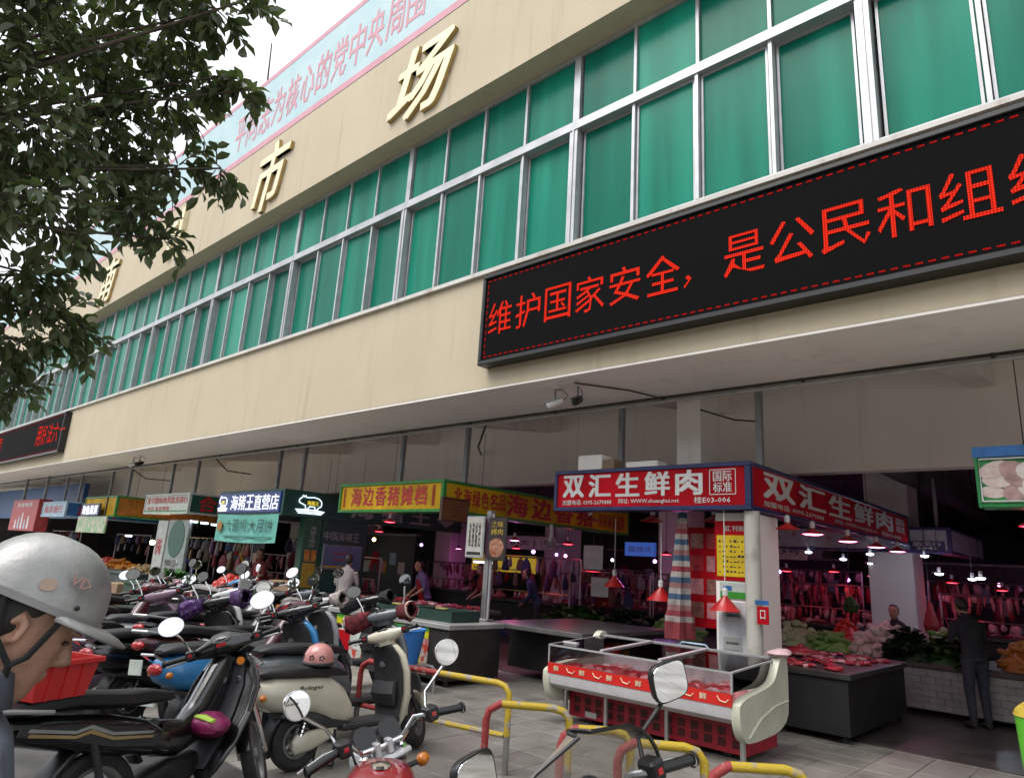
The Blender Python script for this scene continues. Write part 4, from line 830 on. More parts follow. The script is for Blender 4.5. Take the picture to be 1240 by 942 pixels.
VC = counter('white tiled vegetable counter at the right of the hall', -5.2, -.6, 12.1, 14.0, .72, None or mat('white_wall_tile', (.3, .285, .28), .3, var=.15), mat('veg_board', (.08, .06, .05), .7))
g = MB()
for r_ in range(6):
    for c_ in range(24): g.bbox(-2.3 + c_ * .19 + (r_ % 2) * .09, -2.3 + c_ * .19 + .184 + (r_ % 2) * .09, -.962, -.948, .09 + r_ * .09, .175 + r_ * .09, .003)
tl = g.build('wall_tiles', mat('white_wall_tile', (.3, .285, .28), .3, var=.15), VC, kind='stuff')
pile('cab', -4.75, 12.7, .72, 1.0, .9, .32, 34, 'pale cabbages heaped at the left end of the vegetable counter')
pile('tom', -4.1, 13.3, .72, .6, .6, .4, 36, 'red tomatoes heaped behind the cabbages', .8)
pile('cuc', -4.05, 12.35, .72, .9, .5, .22, 34, 'green gourds lying between cabbages and radishes')
pile('rad', -3.35, 12.9, .72, .8, .9, .42, 40, 'white radishes stacked high in front of the seated seller', 1.3)
pile('gar', -3.5, 12.3, .72, .5, .4, .22, 34, 'pinkish garlic bulbs at the counter edge')
pile('pak', -2.9, 12.45, .72, .8, .8, .35, 60, 'dark leafy greens right of the radishes', 1.4)
pile('cuc', -2.5, 12.9, .72, .8, .8, .38, 44, 'bright green melons right of the dark greens', 1.2)
pile('grn', -2.35, 12.35, .72, .7, .5, .3, 60, 'fresh green bunches left of the standing customer', 1.4)
pile('car', -1.5, 12.7, .72, .6, .8, .35, 40, 'orange roots right of the standing customer')
pile('grn', -1.0, 12.7, .72, .6, .8, .3, 50, 'green bunches at the right edge of the vegetable counter', 1.4)
VD = counter('vegetable bench behind the dark steel counter', -9.9, -5.6, 11.3, 13.2, .62, M_DARK, M_DARK)
pile('grn', -8.9, 12.0, .62, 1.4, 1.2, .3, 70, 'leafy greens on the back bench, left end', 1.5)
pile('pak', -7.7, 12.1, .62, 1.1, 1.2, .32, 60, 'dark greens in the middle of the back bench', 1.5)
pile('cuc', -6.7, 12.0, .62, 1.0, 1.0, .26, 40, 'pale gourds at the right end of the back bench')
pile('grn', -18.0, 7.5, .78, 1.6, .9, .22, 60, 'green bunches on the green clothed table', 1.5)
pile('pot', -23.9, 8.9, .8, 1.2, .8, .2, 40, 'brown roots on the grey clothed table')
pile('car', -27.0, 9.3, .8, 1.5, .8, .25, 36, 'yellow orange fruit on the far left bench', 1.4)
pile('tom', -28.6, 9.4, .8, 1.3, .8, .25, 40, 'red fruit on the far left bench', 1.2)
CI = counter('far left bench carrying fruit', -29.6, -25.6, 8.9, 9.8, .8, M_BLK2, M_BLK2)
pile('tom', -15.9, 7.9, .85, 1.0, .6, .2, 40, 'red plastic wrapped goods at the right end of the stone counter', 1.4)
HG = thing('hanging_greens', 'bunch of green plantains hanging by the white inner column', 'vegetables', (-4.4, 14.6, 1.25))
for k in range(16): a = k * .4; MB().loft([((.1 * math.cos(a), .1 * math.sin(a), .0 + .02 * (k % 3)), (.02, 0, 0), (0, .02, 0), 2), ((.13 * math.cos(a), .13 * math.sin(a), .14), (.025, 0, 0), (0, .025, 0), 2), ((.03 * math.cos(a), .03 * math.sin(a), .3), (.008, 0, 0), (0, .008, 0), 2)], 6).build('plantain', VG['grn'], HG)
MB().cyl((0, 0, .28), (0, 0, 3.2), .006, n=4).build('string', M_DARK, HG)
HN = thing('net_bag', 'red net bag hanging on the right of the white inner column', 'bag', (-3.05, 14.55, 1.0)); MB().lathe([(0, 0), (.1, .03), (.13, .15), (.08, .35), (.02, .55), (.01, .6)], n=12).build('net', mat('red_net', (.3, .03, .03), .7, var=.3, scale=40), HN); MB().cyl((0, 0, .6), (0, 0, 3.45), .006, n=4).build('string', M_DARK, HN)

# ================================================================ MEAT RACKS IN THE HALL
rk = random.Random(17)
MH = []
for k in range(4):
    b = MB().loft([((0, 0, 0), (.02, 0, 0), (0, .02, 0), 2), ((rk.uniform(-.02, .02), 0, -.1), (.06 + .03 * rk.random(), 0, 0), (0, .04, 0), 2.2), ((rk.uniform(-.03, .03), 0, -.3), (.09 + .04 * rk.random(), 0, 0), (0, .05, 0), 2.4), ((rk.uniform(-.03, .03), 0, -.5 - .1 * k), (.05, 0, 0), (0, .03, 0), 2)], 8)
    MH.append(b.mesh('meat_cut', [mm[0], mm[1], mat('fatty_meat', (.6, .3, .3), .4, col2=(.4, .05, .07), scale=10), mat('dark_meat', (.25, .03, .05), .4, var=.3)][k], True))
MH.append(MB().ball((0, 0, -.15), .12, .1, .14, 8, jit=.5, rng=rk).mesh('meat_cut', mat('pale_fat', (.62, .45, .44), .4, var=.15), True)); MH.append(MB().loft([((0, 0, 0), (.012, 0, 0), (0, .012, 0), 2), ((.03, 0, -.3), (.02, 0, 0), (0, .02, 0), 2), ((-.02, 0, -.55), (.012, 0, 0), (0, .012, 0), 2)], 6).mesh('meat_cut', mat('sausage', (.4, .12, .1), .4, var=.2), True))
def rack(x0, x1, y, z, n, label):
    t = thing('meat_rack', label, 'meat rack', ((x0 + x1) / 2, y, 0), 0, 'racks of hanging meat'); w = (x1 - x0) / 2
    MB().cyl((-w, 0, z), (w, 0, z), .025, n=6).build('rail', M_STEEL, t)
    for s_ in (-1, 1): MB().cyl((s_ * w, 0, 0), (s_ * w, 0, z), .025, n=6).build('post', M_STEEL, t)
    MB().cyl((-w, -.15, z - .55), (w, -.15, z - .55), .02, n=6).build('rail', M_STEEL, t)
    for k in range(int(n * 3.2)):
        tier = k % 2
        o = put('meat_cut', MH[rk.randrange(len(MH))], t, loc=(rk.uniform(-w, w), rk.uniform(-.08, .08) - .15 * tier, z - .02 - .55 * tier)); o.rotation_euler = (rk.uniform(-.15, .15), rk.uniform(-.2, .2), rk.random() * 6); s_ = rk.uniform(.35, .85); o.scale = (s_, s_, s_ * rk.uniform(.7, 1.3))
    MB().bbox(-w - .2, w + .2, -.9, -.25, .78, .86).build('bench', M_STEELD, t); MB().box(-w, w, -.8, -.3, 0, .78).build('bench_cabinet', M_DARK, t)
    for k in range(n): o = put('meat_cut', MH[rk.randrange(len(MH))], t, loc=(-w + rk.random() * 2 * w, -.3 - .5 * rk.random(), .9)); o.rotation_euler = (1.57, rk.random() * 3, rk.random() * 6); q = rk.uniform(.3, .7); o.scale = (q, q, q)
for k, (a, b_, y, z, n) in enumerate(((-7.4, -4.6, 18.2, 1.75, 20), (-8.6, -5.6, 19.6, 2.1, 18), (-3.8, -1.9, 19.2, 1.7, 13), (-4.4, -1.5, 21, 2.0, 16), (-1.2, 1.6, 18.5, 1.7, 16), (-11.8, -8.6, 16.2, 1.6, 18), (-14.5, -11.5, 15.2, 1.6, 16), (-16.0, -12.0, 20, 1.8, 20), (-19.5, -16.3, 17, 1.7, 16), (-12.4, -9.6, 22.5, 1.9, 16), (-17.6, -15.2, 11.6, 1.7, 12), (-22.5, -19.8, 12, 1.6, 10))):
    rack(a, b_, y, z, n, 'rack of pink lit hanging meat ' + ('behind the right hand vegetables', 'left of the white column, at the very back', 'just right of the white inner column', 'right of the white inner column, at the back', 'at the extreme right edge of the hall', 'behind the dark steel counter', 'behind the yellow stall', 'far behind the yellow stall', 'seen past the green shop wall', 'far behind the dark steel counter', 'inside the green shop', 'inside the pale sign stall')[k])
for k, (x, y, w, lb) in enumerate(((-9.6, 24, 2.4, 'far middle'), (-15.5, 22.5, 3.2, 'middle left'), (-21.5, 15.5, 3.0, 'left'), (-27, 13, 3, 'far left'), (-5.5, 23.5, 3, 'right'), (-31, 12, 3, 'extreme left'))):
    t = thing('stall_partition', 'dark wall partition between stalls at the %s of the hall' % lb, 'partition', (x, y, 0), 0, 'dark stall partitions'); MB().box(0, w, 0, .1, 0, 2.5).build('board', M_DARK, t); MB().box(-.05, w + .05, -.05, .15, 2.5, 2.56).build('cap', M_GREYPAINT, t)
    for j in range(5): MB().box(.2 + j * .5, .55 + j * .5, -.02, 0, 1.2 + .3 * (j % 2), 1.6 + .3 * (j % 2)).build('card', (M_PALE, M_RED, M_YEL, M_LBL, M_CHK)[j], t)
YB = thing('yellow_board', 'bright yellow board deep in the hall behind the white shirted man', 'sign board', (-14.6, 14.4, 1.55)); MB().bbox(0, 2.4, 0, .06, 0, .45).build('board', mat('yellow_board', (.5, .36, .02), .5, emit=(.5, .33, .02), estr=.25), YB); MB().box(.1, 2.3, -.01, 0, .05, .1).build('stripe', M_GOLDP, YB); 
for x in (.1, 2.3): MB().cyl((x, .03, .45), (x, .03, 2.92), .01, n=4).build('hanger_rod', M_DARK, YB)

# hanging goods, cartons and small lamps that clutter the hall
GB_ = [MB().loft([((0, 0, 0), (.02, 0, 0), (0, .02, 0), 2), ((0, 0, -.12), (.1, 0, 0), (0, .05, 0), 2.5), ((.01, 0, -.34), (.13, 0, 0), (0, .07, 0), 2.8), ((0, 0, -.4), (.09, 0, 0), (0, .05, 0), 2.5)], 8).mesh('hanging_bag', m_, True) for m_ in (mat('bag_blue', (.02, .035, .1), .7), mat('bag_red', (.17, .02, .025), .6), mat('bag_white', (.2, .19, .2), .7), mat('bag_purple', (.08, .03, .1), .6), mat('bag_tan', (.13, .085, .045), .7))]
def goods(x0, x1, y, z, n, label):
    t = thing('goods_rack', label, 'rack', ((x0 + x1) / 2, y, 0), 0, 'racks of bagged goods'); w = (x1 - x0) / 2
    MB().cyl((-w, 0, z), (w, 0, z), .02, n=6).build('rail', M_STEEL, t)
    for s_ in (-1, 1): MB().cyl((s_ * w, 0, 0), (s_ * w, 0, z), .02, n=6).build('post', M_STEEL, t)
    for k in range(n):
        o = put('hanging_bag', GB_[rk.randrange(5)], t, loc=(-w + (k + .5) * 2 * w / n, rk.uniform(-.04, .04), z - .01 - .35 * (k % 3 == 1))); o.rotation_euler = (0, rk.uniform(-.1, .1), rk.random() * 3); q = rk.uniform(.6, 1.1); o.scale = (q, q, q)
    for k in range(n // 2):
        o = put('goods_heap', GB_[rk.randrange(5)], t, loc=(-w + rk.random() * 2 * w, rk.uniform(-.3, .2), .5)); o.scale = (1.3, 1.5, 1.1)
for a in ((-12.6, -9.8, 13.2, 1.95, 16, 'rack of bagged goods beyond the man in the pale shirt'), (-10.4, -8.2, 13.6, 1.7, 14, 'rack of bagged goods beyond the dark steel counter, left part'), (-8.6, -6.4, 14.4, 1.75, 14, 'rack of bagged goods beyond the dark steel counter, right part'), (-20.0, -17.6, 9.2, 1.9, 14, 'rack of bagged goods under the pale sign'), (-17.0, -15.2, 9.9, 2.1, 14, 'rack of bagged goods inside the green shop'), (-25.0, -22.4, 10.5, 2.0, 14, 'rack of bagged goods behind the round picture panel'), (-31.5, -28, 10.5, 2.0, 14, 'rack of bagged goods behind the far left fruit'), (-37, -33, 9.6, 2.0, 14, 'rack of bagged goods at the far left end')): goods(*a)
M_CARD = mat('cardboard', (.3, .2, .13), .8, var=.2)
for k, (x, y, z, w, h, lb) in enumerate(((-16.3, 6.9, 0, .6, .5, 'brown carton standing on the ground before the stone counter'), (-16.3, 6.95, .5, .5, .4, 'brown carton stacked on another before the stone counter'), (-15.4, 6.9, 0, .7, .6, 'large brown carton right of the stacked pair'), (-21.5, 7.4, 0, .8, .6, 'brown carton in front of the round picture panel'), (-25.3, 8.0, 0, .9, .7, 'brown carton left of the grey clothed table'), (-13.4, 7.8, .85, .5, .3, 'small carton on top of the stone counter'))):
    t = thing('carton', lb, 'box', (x, y, z), .1 * k, 'brown cartons'); MB().bbox(-w / 2, w / 2, -w * .35, w * .35, 0, h).build('box_body', M_CARD, t); MB().box(-w / 2 - .003, w / 2 + .003, -.03, .03, h - .001, h + .003).build('tape', M_GOLDP, t)
for k, (x, y, z, c) in enumerate(((-11.6, 13.6, 2.1, 0), (-10.9, 15.2, 2.0, 1), (-9.4, 15.8, 2.05, 0), (-8.1, 16.6, 2.0, 2), (-7.4, 18.8, 2.0, 0), (-12.9, 16.6, 2.1, 1), (-14.2, 17.8, 2.15, 0), (-13.2, 19.5, 2.1, 2), (-10.1, 19.2, 2.0, 1), (-6.2, 20.5, 1.9, 0), (-5.4, 21.6, 2.0, 2), (-2.2, 20.6, 1.9, 0), (-3.0, 22, 2.0, 1), (-17.6, 15.0, 2.2, 0), (-16.2, 10.6, 2.2, 1), (-15.8, 11.2, 1.9, 3), (-16.0, 11.9, 2.2, 3))):
    t = thing('bare_bulb', 'small %s bare bulb in the hall depth, %s from the front' % (('violet', 'pink', 'white', 'orange')[c], ordn[k]), 'lamp', (x, y, z), 0, 'bare bulbs in the hall')
    MB().ball((0, 0, 0), .05, n=8).build('bulb', (mat('violet_glow', (.6, .4, .9), .4, emit=(.55, .25, 1), estr=5, var=0), M_PINKL, M_WHTL, M_WARM)[c], t); MB().cyl((0, 0, .04), (0, 0, 4.48 - z), .006, n=4).build('cord', M_DARK, t)

# ================================================================ CCTV
def cctv(label, x, y, m, dirv, z=4.253):
    t = thing('security_camera', label, 'camera', (x, y, z), 0, 'security cameras under the soffit'); d = Vector(dirv).normalized(); s_ = d.cross(UZ).normalized(); u_ = s_.cross(d)
    MB().lathe([(0, 0), (.06, 0), (.06, -.015), (.02, -.03)], n=12).build('mount', M_WHITE, t); MB().tube([(0, 0, -.02), (0, 0, -.16), (.02, 0, -.19)], .016, 6).build('bracket', M_GREYPAINT, t)
    c = Vector((0, 0, -.24))
    MB().loft([(c - d * .13, s_ * .035, u_ * .035, 2.5), (c - d * .1, s_ * .045, u_ * .045, 2.5), (c + d * .1, s_ * .05, u_ * .05, 2.5), (c + d * .12, s_ * .045, u_ * .045, 2.5)], 14).build('housing', m, t, smooth=True)
    MB().loft([(c + d * .118, s_ * .04, u_ * .04, 2), (c + d * .128, s_ * .036, u_ * .036, 2)], 14).build('lens_plate', M_BLACK, t); MB().loft([(c - d * .1 + u_ * .053, s_ * .05, u_ * .006, 3), (c + d * .17 + u_ * .056, s_ * .055, u_ * .006, 3)], 10).build('sun_shield', m, t)
    MB().tube([c - d * .13, c - d * .2 + UZ * .05, c - d * .12 + UZ * .15, Vector((.0, 0, -.03))], .006, 4).build('cable', M_DARK, t)
cctv('white bullet security camera under the soffit left of the black one', -6.05, 7.4, M_INKW, (-.75, -.5, -.35))
cctv('black bullet security camera under the soffit beside the white one', -5.66, 7.42, M_BLACK, (.25, -.9, -.4))
cctv('small white security camera under the far soffit, left of the pair', -22.7, 7.6, M_INKW, (-.7, -.5, -.4)); cctv('small dark security camera under the far soffit, right of the pair', -22.2, 7.6, M_BLACK, (.1, -.9, -.4))

# ================================================================ RAILINGS
M_RYEL = mat('chipped_yellow_paint', (.52, .36, .02), .6, col2=(.34, .30, .25), scale=11, edge=(.54, .6), bump=.3)
M_RRED = mat('chipped_red_paint', (.34, .035, .035), .6, col2=(.36, .28, .26), scale=11, edge=(.57, .63), bump=.3)
M_RGRY = mat('worn_grey_pipe', (.26, .25, .24), .5, .4, .25, 9)
def rail(label, p0, p1, h, redfrac, low=None, r=.028):
    t = thing('crowd_rail', label, 'railing', (p0[0], p0[1], 0), math.atan2(p1[1] - p0[1], p1[0] - p0[0]), 'red and yellow pipe railings'); Ln = math.dist(p0, p1); c = .12
    s_ = max(.12, Ln * redfrac)
    MB().tube([(0, 0, h * .42), (0, 0, h - c), (.02, 0, h - .05), (.1, 0, h), (s_, 0, h)], r, 10).build('red_pipe', M_RRED, t, smooth=True)
    MB().tube([(s_ - .004, 0, h), (Ln - c, 0, h), (Ln - .04, 0, h - .02), (Ln, 0, h - .07), (Ln, 0, h * .42)], r, 10).build('yellow_pipe', M_RYEL, t, smooth=True)
    for x in (0, Ln): MB().cyl((x, 0, 0), (x, 0, h * .425), r * .98, n=10).build('leg', M_RGRY, t)
    if low: MB().cyl((r, 0, h * low), (s_, 0, h * low), r * .85, n=8).build('lower_pipe', M_RRED, t); MB().cyl((s_, 0, h * low), (Ln - r, 0, h * low), r * .85, n=8).build('lower_pipe', M_RYEL, t)
rail('pipe railing nearest the cream scooter, red left half and yellow right half', (-6.1, 4.55), (-4.36, 4.88), .72, .55, .42)
rail('second pipe railing from the scooter, yellow with a red left leg', (-3.9, 4.12), (-3.40, 4.50), .72, .12)
rail('third pipe railing, yellow with a chipped red left leg, behind the windscreen', (-3.05, 3.95), (-2.72, 4.28), .72, .12)
rail('fourth pipe railing, low yellow pipe below the freezer', (-2.62, 3.98), (-2.2, 4.3), .72, .1)
rail('fifth pipe railing at the bottom edge, yellow', (-2.0, 3.98), (-1.6, 4.35), .72, .1)
# green barrel edge at the lower right
GB = thing('green_bin', 'bright green plastic bin with yellow lid at the right edge', 'bin', (-.33, 5.0, 0)); MB().loft([((0, 0, .05), (.26, 0, 0), (0, .26, 0), 5), ((0, 0, .6), (.3, 0, 0), (0, .3, 0), 5), ((0, 0, 1.14), (.33, 0, 0), (0, .33, 0), 5)], 24).build('tub', mat('lime_plastic', (.12, .55, .03), .4, var=.08), GB, smooth=True); MB().loft([((0, 0, 1.14), (.335, 0, 0), (0, .335, 0), 5), ((0, 0, 1.165), (.325, 0, 0), (0, .325, 0), 5), ((0, 0, 1.175), (.2, 0, 0), (0, .2, 0), 4)], 24).build('lid', mat('lid_yellow', (.5, .36, .03), .5), GB, smooth=True)
for y in (-.2, .2): MB().lathe([(0, -.03), (.06, -.03), (.06, .03), (0, .03)], (.2, y, .06), 'y', 10).build('wheel', M_BLACK, GB)
BK = thing('blue_bucket', 'blue plastic bucket on a steel stand behind the cream scooter', 'bucket', (-7.9, 6.6, .35)); MB().lathe([(0, 0), (.2, 0), (.27, .42), (.29, .43), (.28, .45), (.26, .42), (.19, .02), (0, .02)], n=20).build('pail', mat('bucket_blue', (.03, .2, .6), .4), BK, smooth=True); MB().tube([(-.27, 0, .42), (-.2, .1, .3), (0, .27, .22), (.2, .1, .3), (.27, 0, .42)], .008, 5).build('handle', M_STEEL, BK)
SK = thing('steel_stand', 'bent stainless tube stand under the blue bucket', 'stand', (-7.9, 6.6, 0))
for y in (-.2, .2): MB().tube([(-.3, y, 0), (-.3, y, .3), (-.27, y, .33), (.4, y, .33), (.43, y, .3), (.43, y, 0)], .022, 8).build('hoop', M_STEEL, SK, smooth=True)
MB().box(-.28, .3, -.2, .2, .33, .35).build('shelf', M_STEEL, SK)

# ================================================================ TWO-WHEELERS
M_TYRE = mat('tyre_rubber', (.022, .021, .02), .75, var=.3, scale=12, bump=.3, bscale=90)
M_RIM = mat('cast_rim', (.28, .28, .28), .4, .7, .15, 8)
M_MIRR = mat('mirror_glass', (.85, .88, .9), .02, 1.0, 0)
M_TAIL = mat('tail_lens', (.5, .015, .02), .15, var=.1, coat=.5)
M_AMB = mat('amber_lens', (.7, .2, .01), .15, var=.1, coat=.5)
M_LENS = mat('headlamp_lens', (.6, .62, .65), .08, .3, .05, coat=.6)
M_SEAT = mat('seat_vinyl', (.014, .014, .017), .46, var=.2, scale=30, bump=.2, bscale=160)
M_GLOSSB = mat('gloss_black_paint', (.006, .006, .007), .22, var=.2, coat=.7, scale=3)
M_GREYPL = mat('grey_plastic', (.03, .03, .033), .5, var=.2, scale=20)
def paint(name, c, **k): return mat(name, c, .3, var=.08, scale=4, coat=.5, **k)
WCACHE = {}
def wheel(root, x, r, w, mx=None, rim=M_RIM):
    k = (r, w, rim.name)
    if k not in WCACHE:
        a = MB().lathe([(r - w * .95, -w * .42), (r - w * .35, -w * .52), (r - w * .08, -w * .34), (r, 0), (r - w * .08, w * .34), (r - w * .35, w * .52), (r - w * .95, w * .42)], n=32, axis='y', close=True).mesh('wheel', M_TYRE, True)
        b = MB().lathe([(r - w * .8, -w * .4), (r - w * .95, -w * .44), (r - w * 1.15, -w * .38), (r - w * 1.15, w * .38), (r - w * .95, w * .44), (r - w * .8, w * .4)], n=28, axis='y')
        for j in range(5):
            t_ = j * 2 * math.pi / 5; d = Vector((math.cos(t_), 0, math.sin(t_)))
            b.tube([d * .03, d * (r - w * 1.1)], [.022, .016], 6)
        b.lathe([(0, -w * .5), (.045, -w * .5), (.05, 0), (.045, w * .5), (0, w * .5)], n=14, axis='y')
        c = MB().lathe([(0, w * .5), (r * .4, w * .5), (r * .42, w * .56), (r * .4, w * .6), (0, w * .6)], n=20, axis='y').mesh('brake_disc', M_STEEL, True)
        WCACHE[k] = (a, b.mesh('rim', rim, True), c)
    a, b, c = WCACHE[k]
    loc = Matrix.Translation((x, 0, r)); o = put('wheel', a, root, mx=(mx @ loc if mx is not None else loc)); put('rim', b, o); put('brake_disc', c, o)
    return o
def steerM(st, r, rake=.42):
    ax = Vector((-rake, 0, math.sqrt(1 - rake * rake))); p = Vector((1.25, 0, r))
    return Matrix.Translation(p) @ Matrix.Rotation(st, 4, ax) @ Matrix.Translation(-p)
def arcguard(x, zc, r, a0, a1, hw, n=12, th=.016):
    s_ = []
    for i in range(n + 1):
        a = math.radians(a0 + (a1 - a0) * i / n); d = Vector((math.cos(a), 0, math.sin(a))); k = hw * (1 - .35 * abs(2 * i / n - 1) ** 2)
        s_.append((Vector((x, 0, zc)) + d * r, Vector((0, k, 0)), d * th, 3))
    return MB().loft(s_, 10)
def mirrors(root, SM, bx, bz, hy, spread, up, rad, round_=True, stem=M_CHROME, back=M_BLACK, tilt=.12, sides=(1, -1), wide=1.3, jit=1.0):
    for s in sides:
        c = Vector((bx - .02, s * spread, bz + up)); m_ = MB().tube([(bx, s * hy, bz), (bx + .03, s * (hy + .03), bz + up * .35), (bx - .0, s * (spread - .02), bz + up * .75), (bx + .01, s * spread, bz + up - rad * .4)], .007, 6)
        st_ = m_.build('mirror_stem', stem, root, smooth=True, mx=SM)
        n_ = Vector((-1, -s * .18 + jit * random.uniform(-.22, .22), tilt + jit * random.uniform(-.3, .1))).normalized(); u_ = n_.cross(UZ).normalized(); v_ = u_.cross(n_)
        e = 2 if round_ else 4
        hd = MB().loft([(c - n_ * .035, u_ * rad * wide * .5, v_ * rad * .5, e), (c - n_ * .025, u_ * rad * wide * .9, v_ * rad * .9, e), (c, u_ * rad * wide, v_ * rad, e), (c + n_ * .004, u_ * rad * wide * .97, v_ * rad * .97, e)], 22).build('mirror', back, root, smooth=True, mx=SM)
        MB().loft([(c + n_ * .0045, u_ * rad * wide * .91, v_ * rad * .91, e), (c + n_ * .006, u_ * rad * wide * .9, v_ * rad * .9, e)], 22).build('mirror_glass', M_MIRR, hd)
def grips(root, SM, bx, bz, y0, y1, muff=None, drop=0.0):
    for s in (1, -1):
        gm = MB().tube([(bx, s * y0, bz), (bx - .03, s * y1, bz - drop)], .017, 10); gm.lathe([(.024, -.006), (.024, .006)], (bx - .03, s * y1, bz - drop), 'y', 10)
        g = gm.build('grip', M_BLACK, root, smooth=True, mx=SM)
        MB().bbox(bx - .035, bx + .035, s * y0 - .04, s * y0 + .02, bz - .03, bz + .035, .01).build('switch_block', M_BLACK, g); MB().box(bx - .038, bx - .034, s * y0 - .02, s * y0, bz - .005, bz + .012).build('switch', M_TAIL, g)
        MB().tube([(bx + .04, s * (y0 - .02), bz - .005), (bx + .075, s * (y0 + .05), bz - .015), (bx + .06, s * (y1 + .01), bz - .02 - drop)], .007, 5).build('lever', M_ALU, g)
        if muff:
            mf = MB().loft([((bx + .03, s * (y0 - .06), bz), (.06, 0, 0), (0, 0, .06), 2.2), ((bx + .02, s * (y0 + .02), bz - .01), (.095, 0, 0), (0, 0, .08), 2.6), ((bx - .05, s * (y1 - .04), bz - .03), (.1, 0, .02), (-.02, 0, .09), 2.2), ((bx - .1, s * (y1 + .0), bz - .02), (.08, s * .03, 0), (0, 0, .072), 2.2)], 16, cap=False)
            mf.v = [tuple(Vector(v) + Vector((random.uniform(-.008, .008), random.uniform(-.012, .012), random.uniform(-.012, .008)))) for v in mf.v]
            mf = mf.build('hand_muff', muff[0], root, smooth=True, mx=SM)
            mf.modifiers.new('t', 'SOLIDIFY').thickness = .02
            MB().loft([((bx - .1, s * (y1 - .002), bz - .02), (.088, s * .03, 0), (0, 0, .08), 2.2), ((bx - .1, s * (y1 + .012), bz - .02), (.08, s * .03, 0), (0, 0, .072), 2.2)], 16, cap=False).build('muff_cuff', muff[1], mf, smooth=True)
def place(root, x, y, h, lean, s):
    root.location = (x, y, 0); root.rotation_mode = 'XYZ'; root.rotation_euler = (-lean, 0, h); root.scale = (s, s, s)

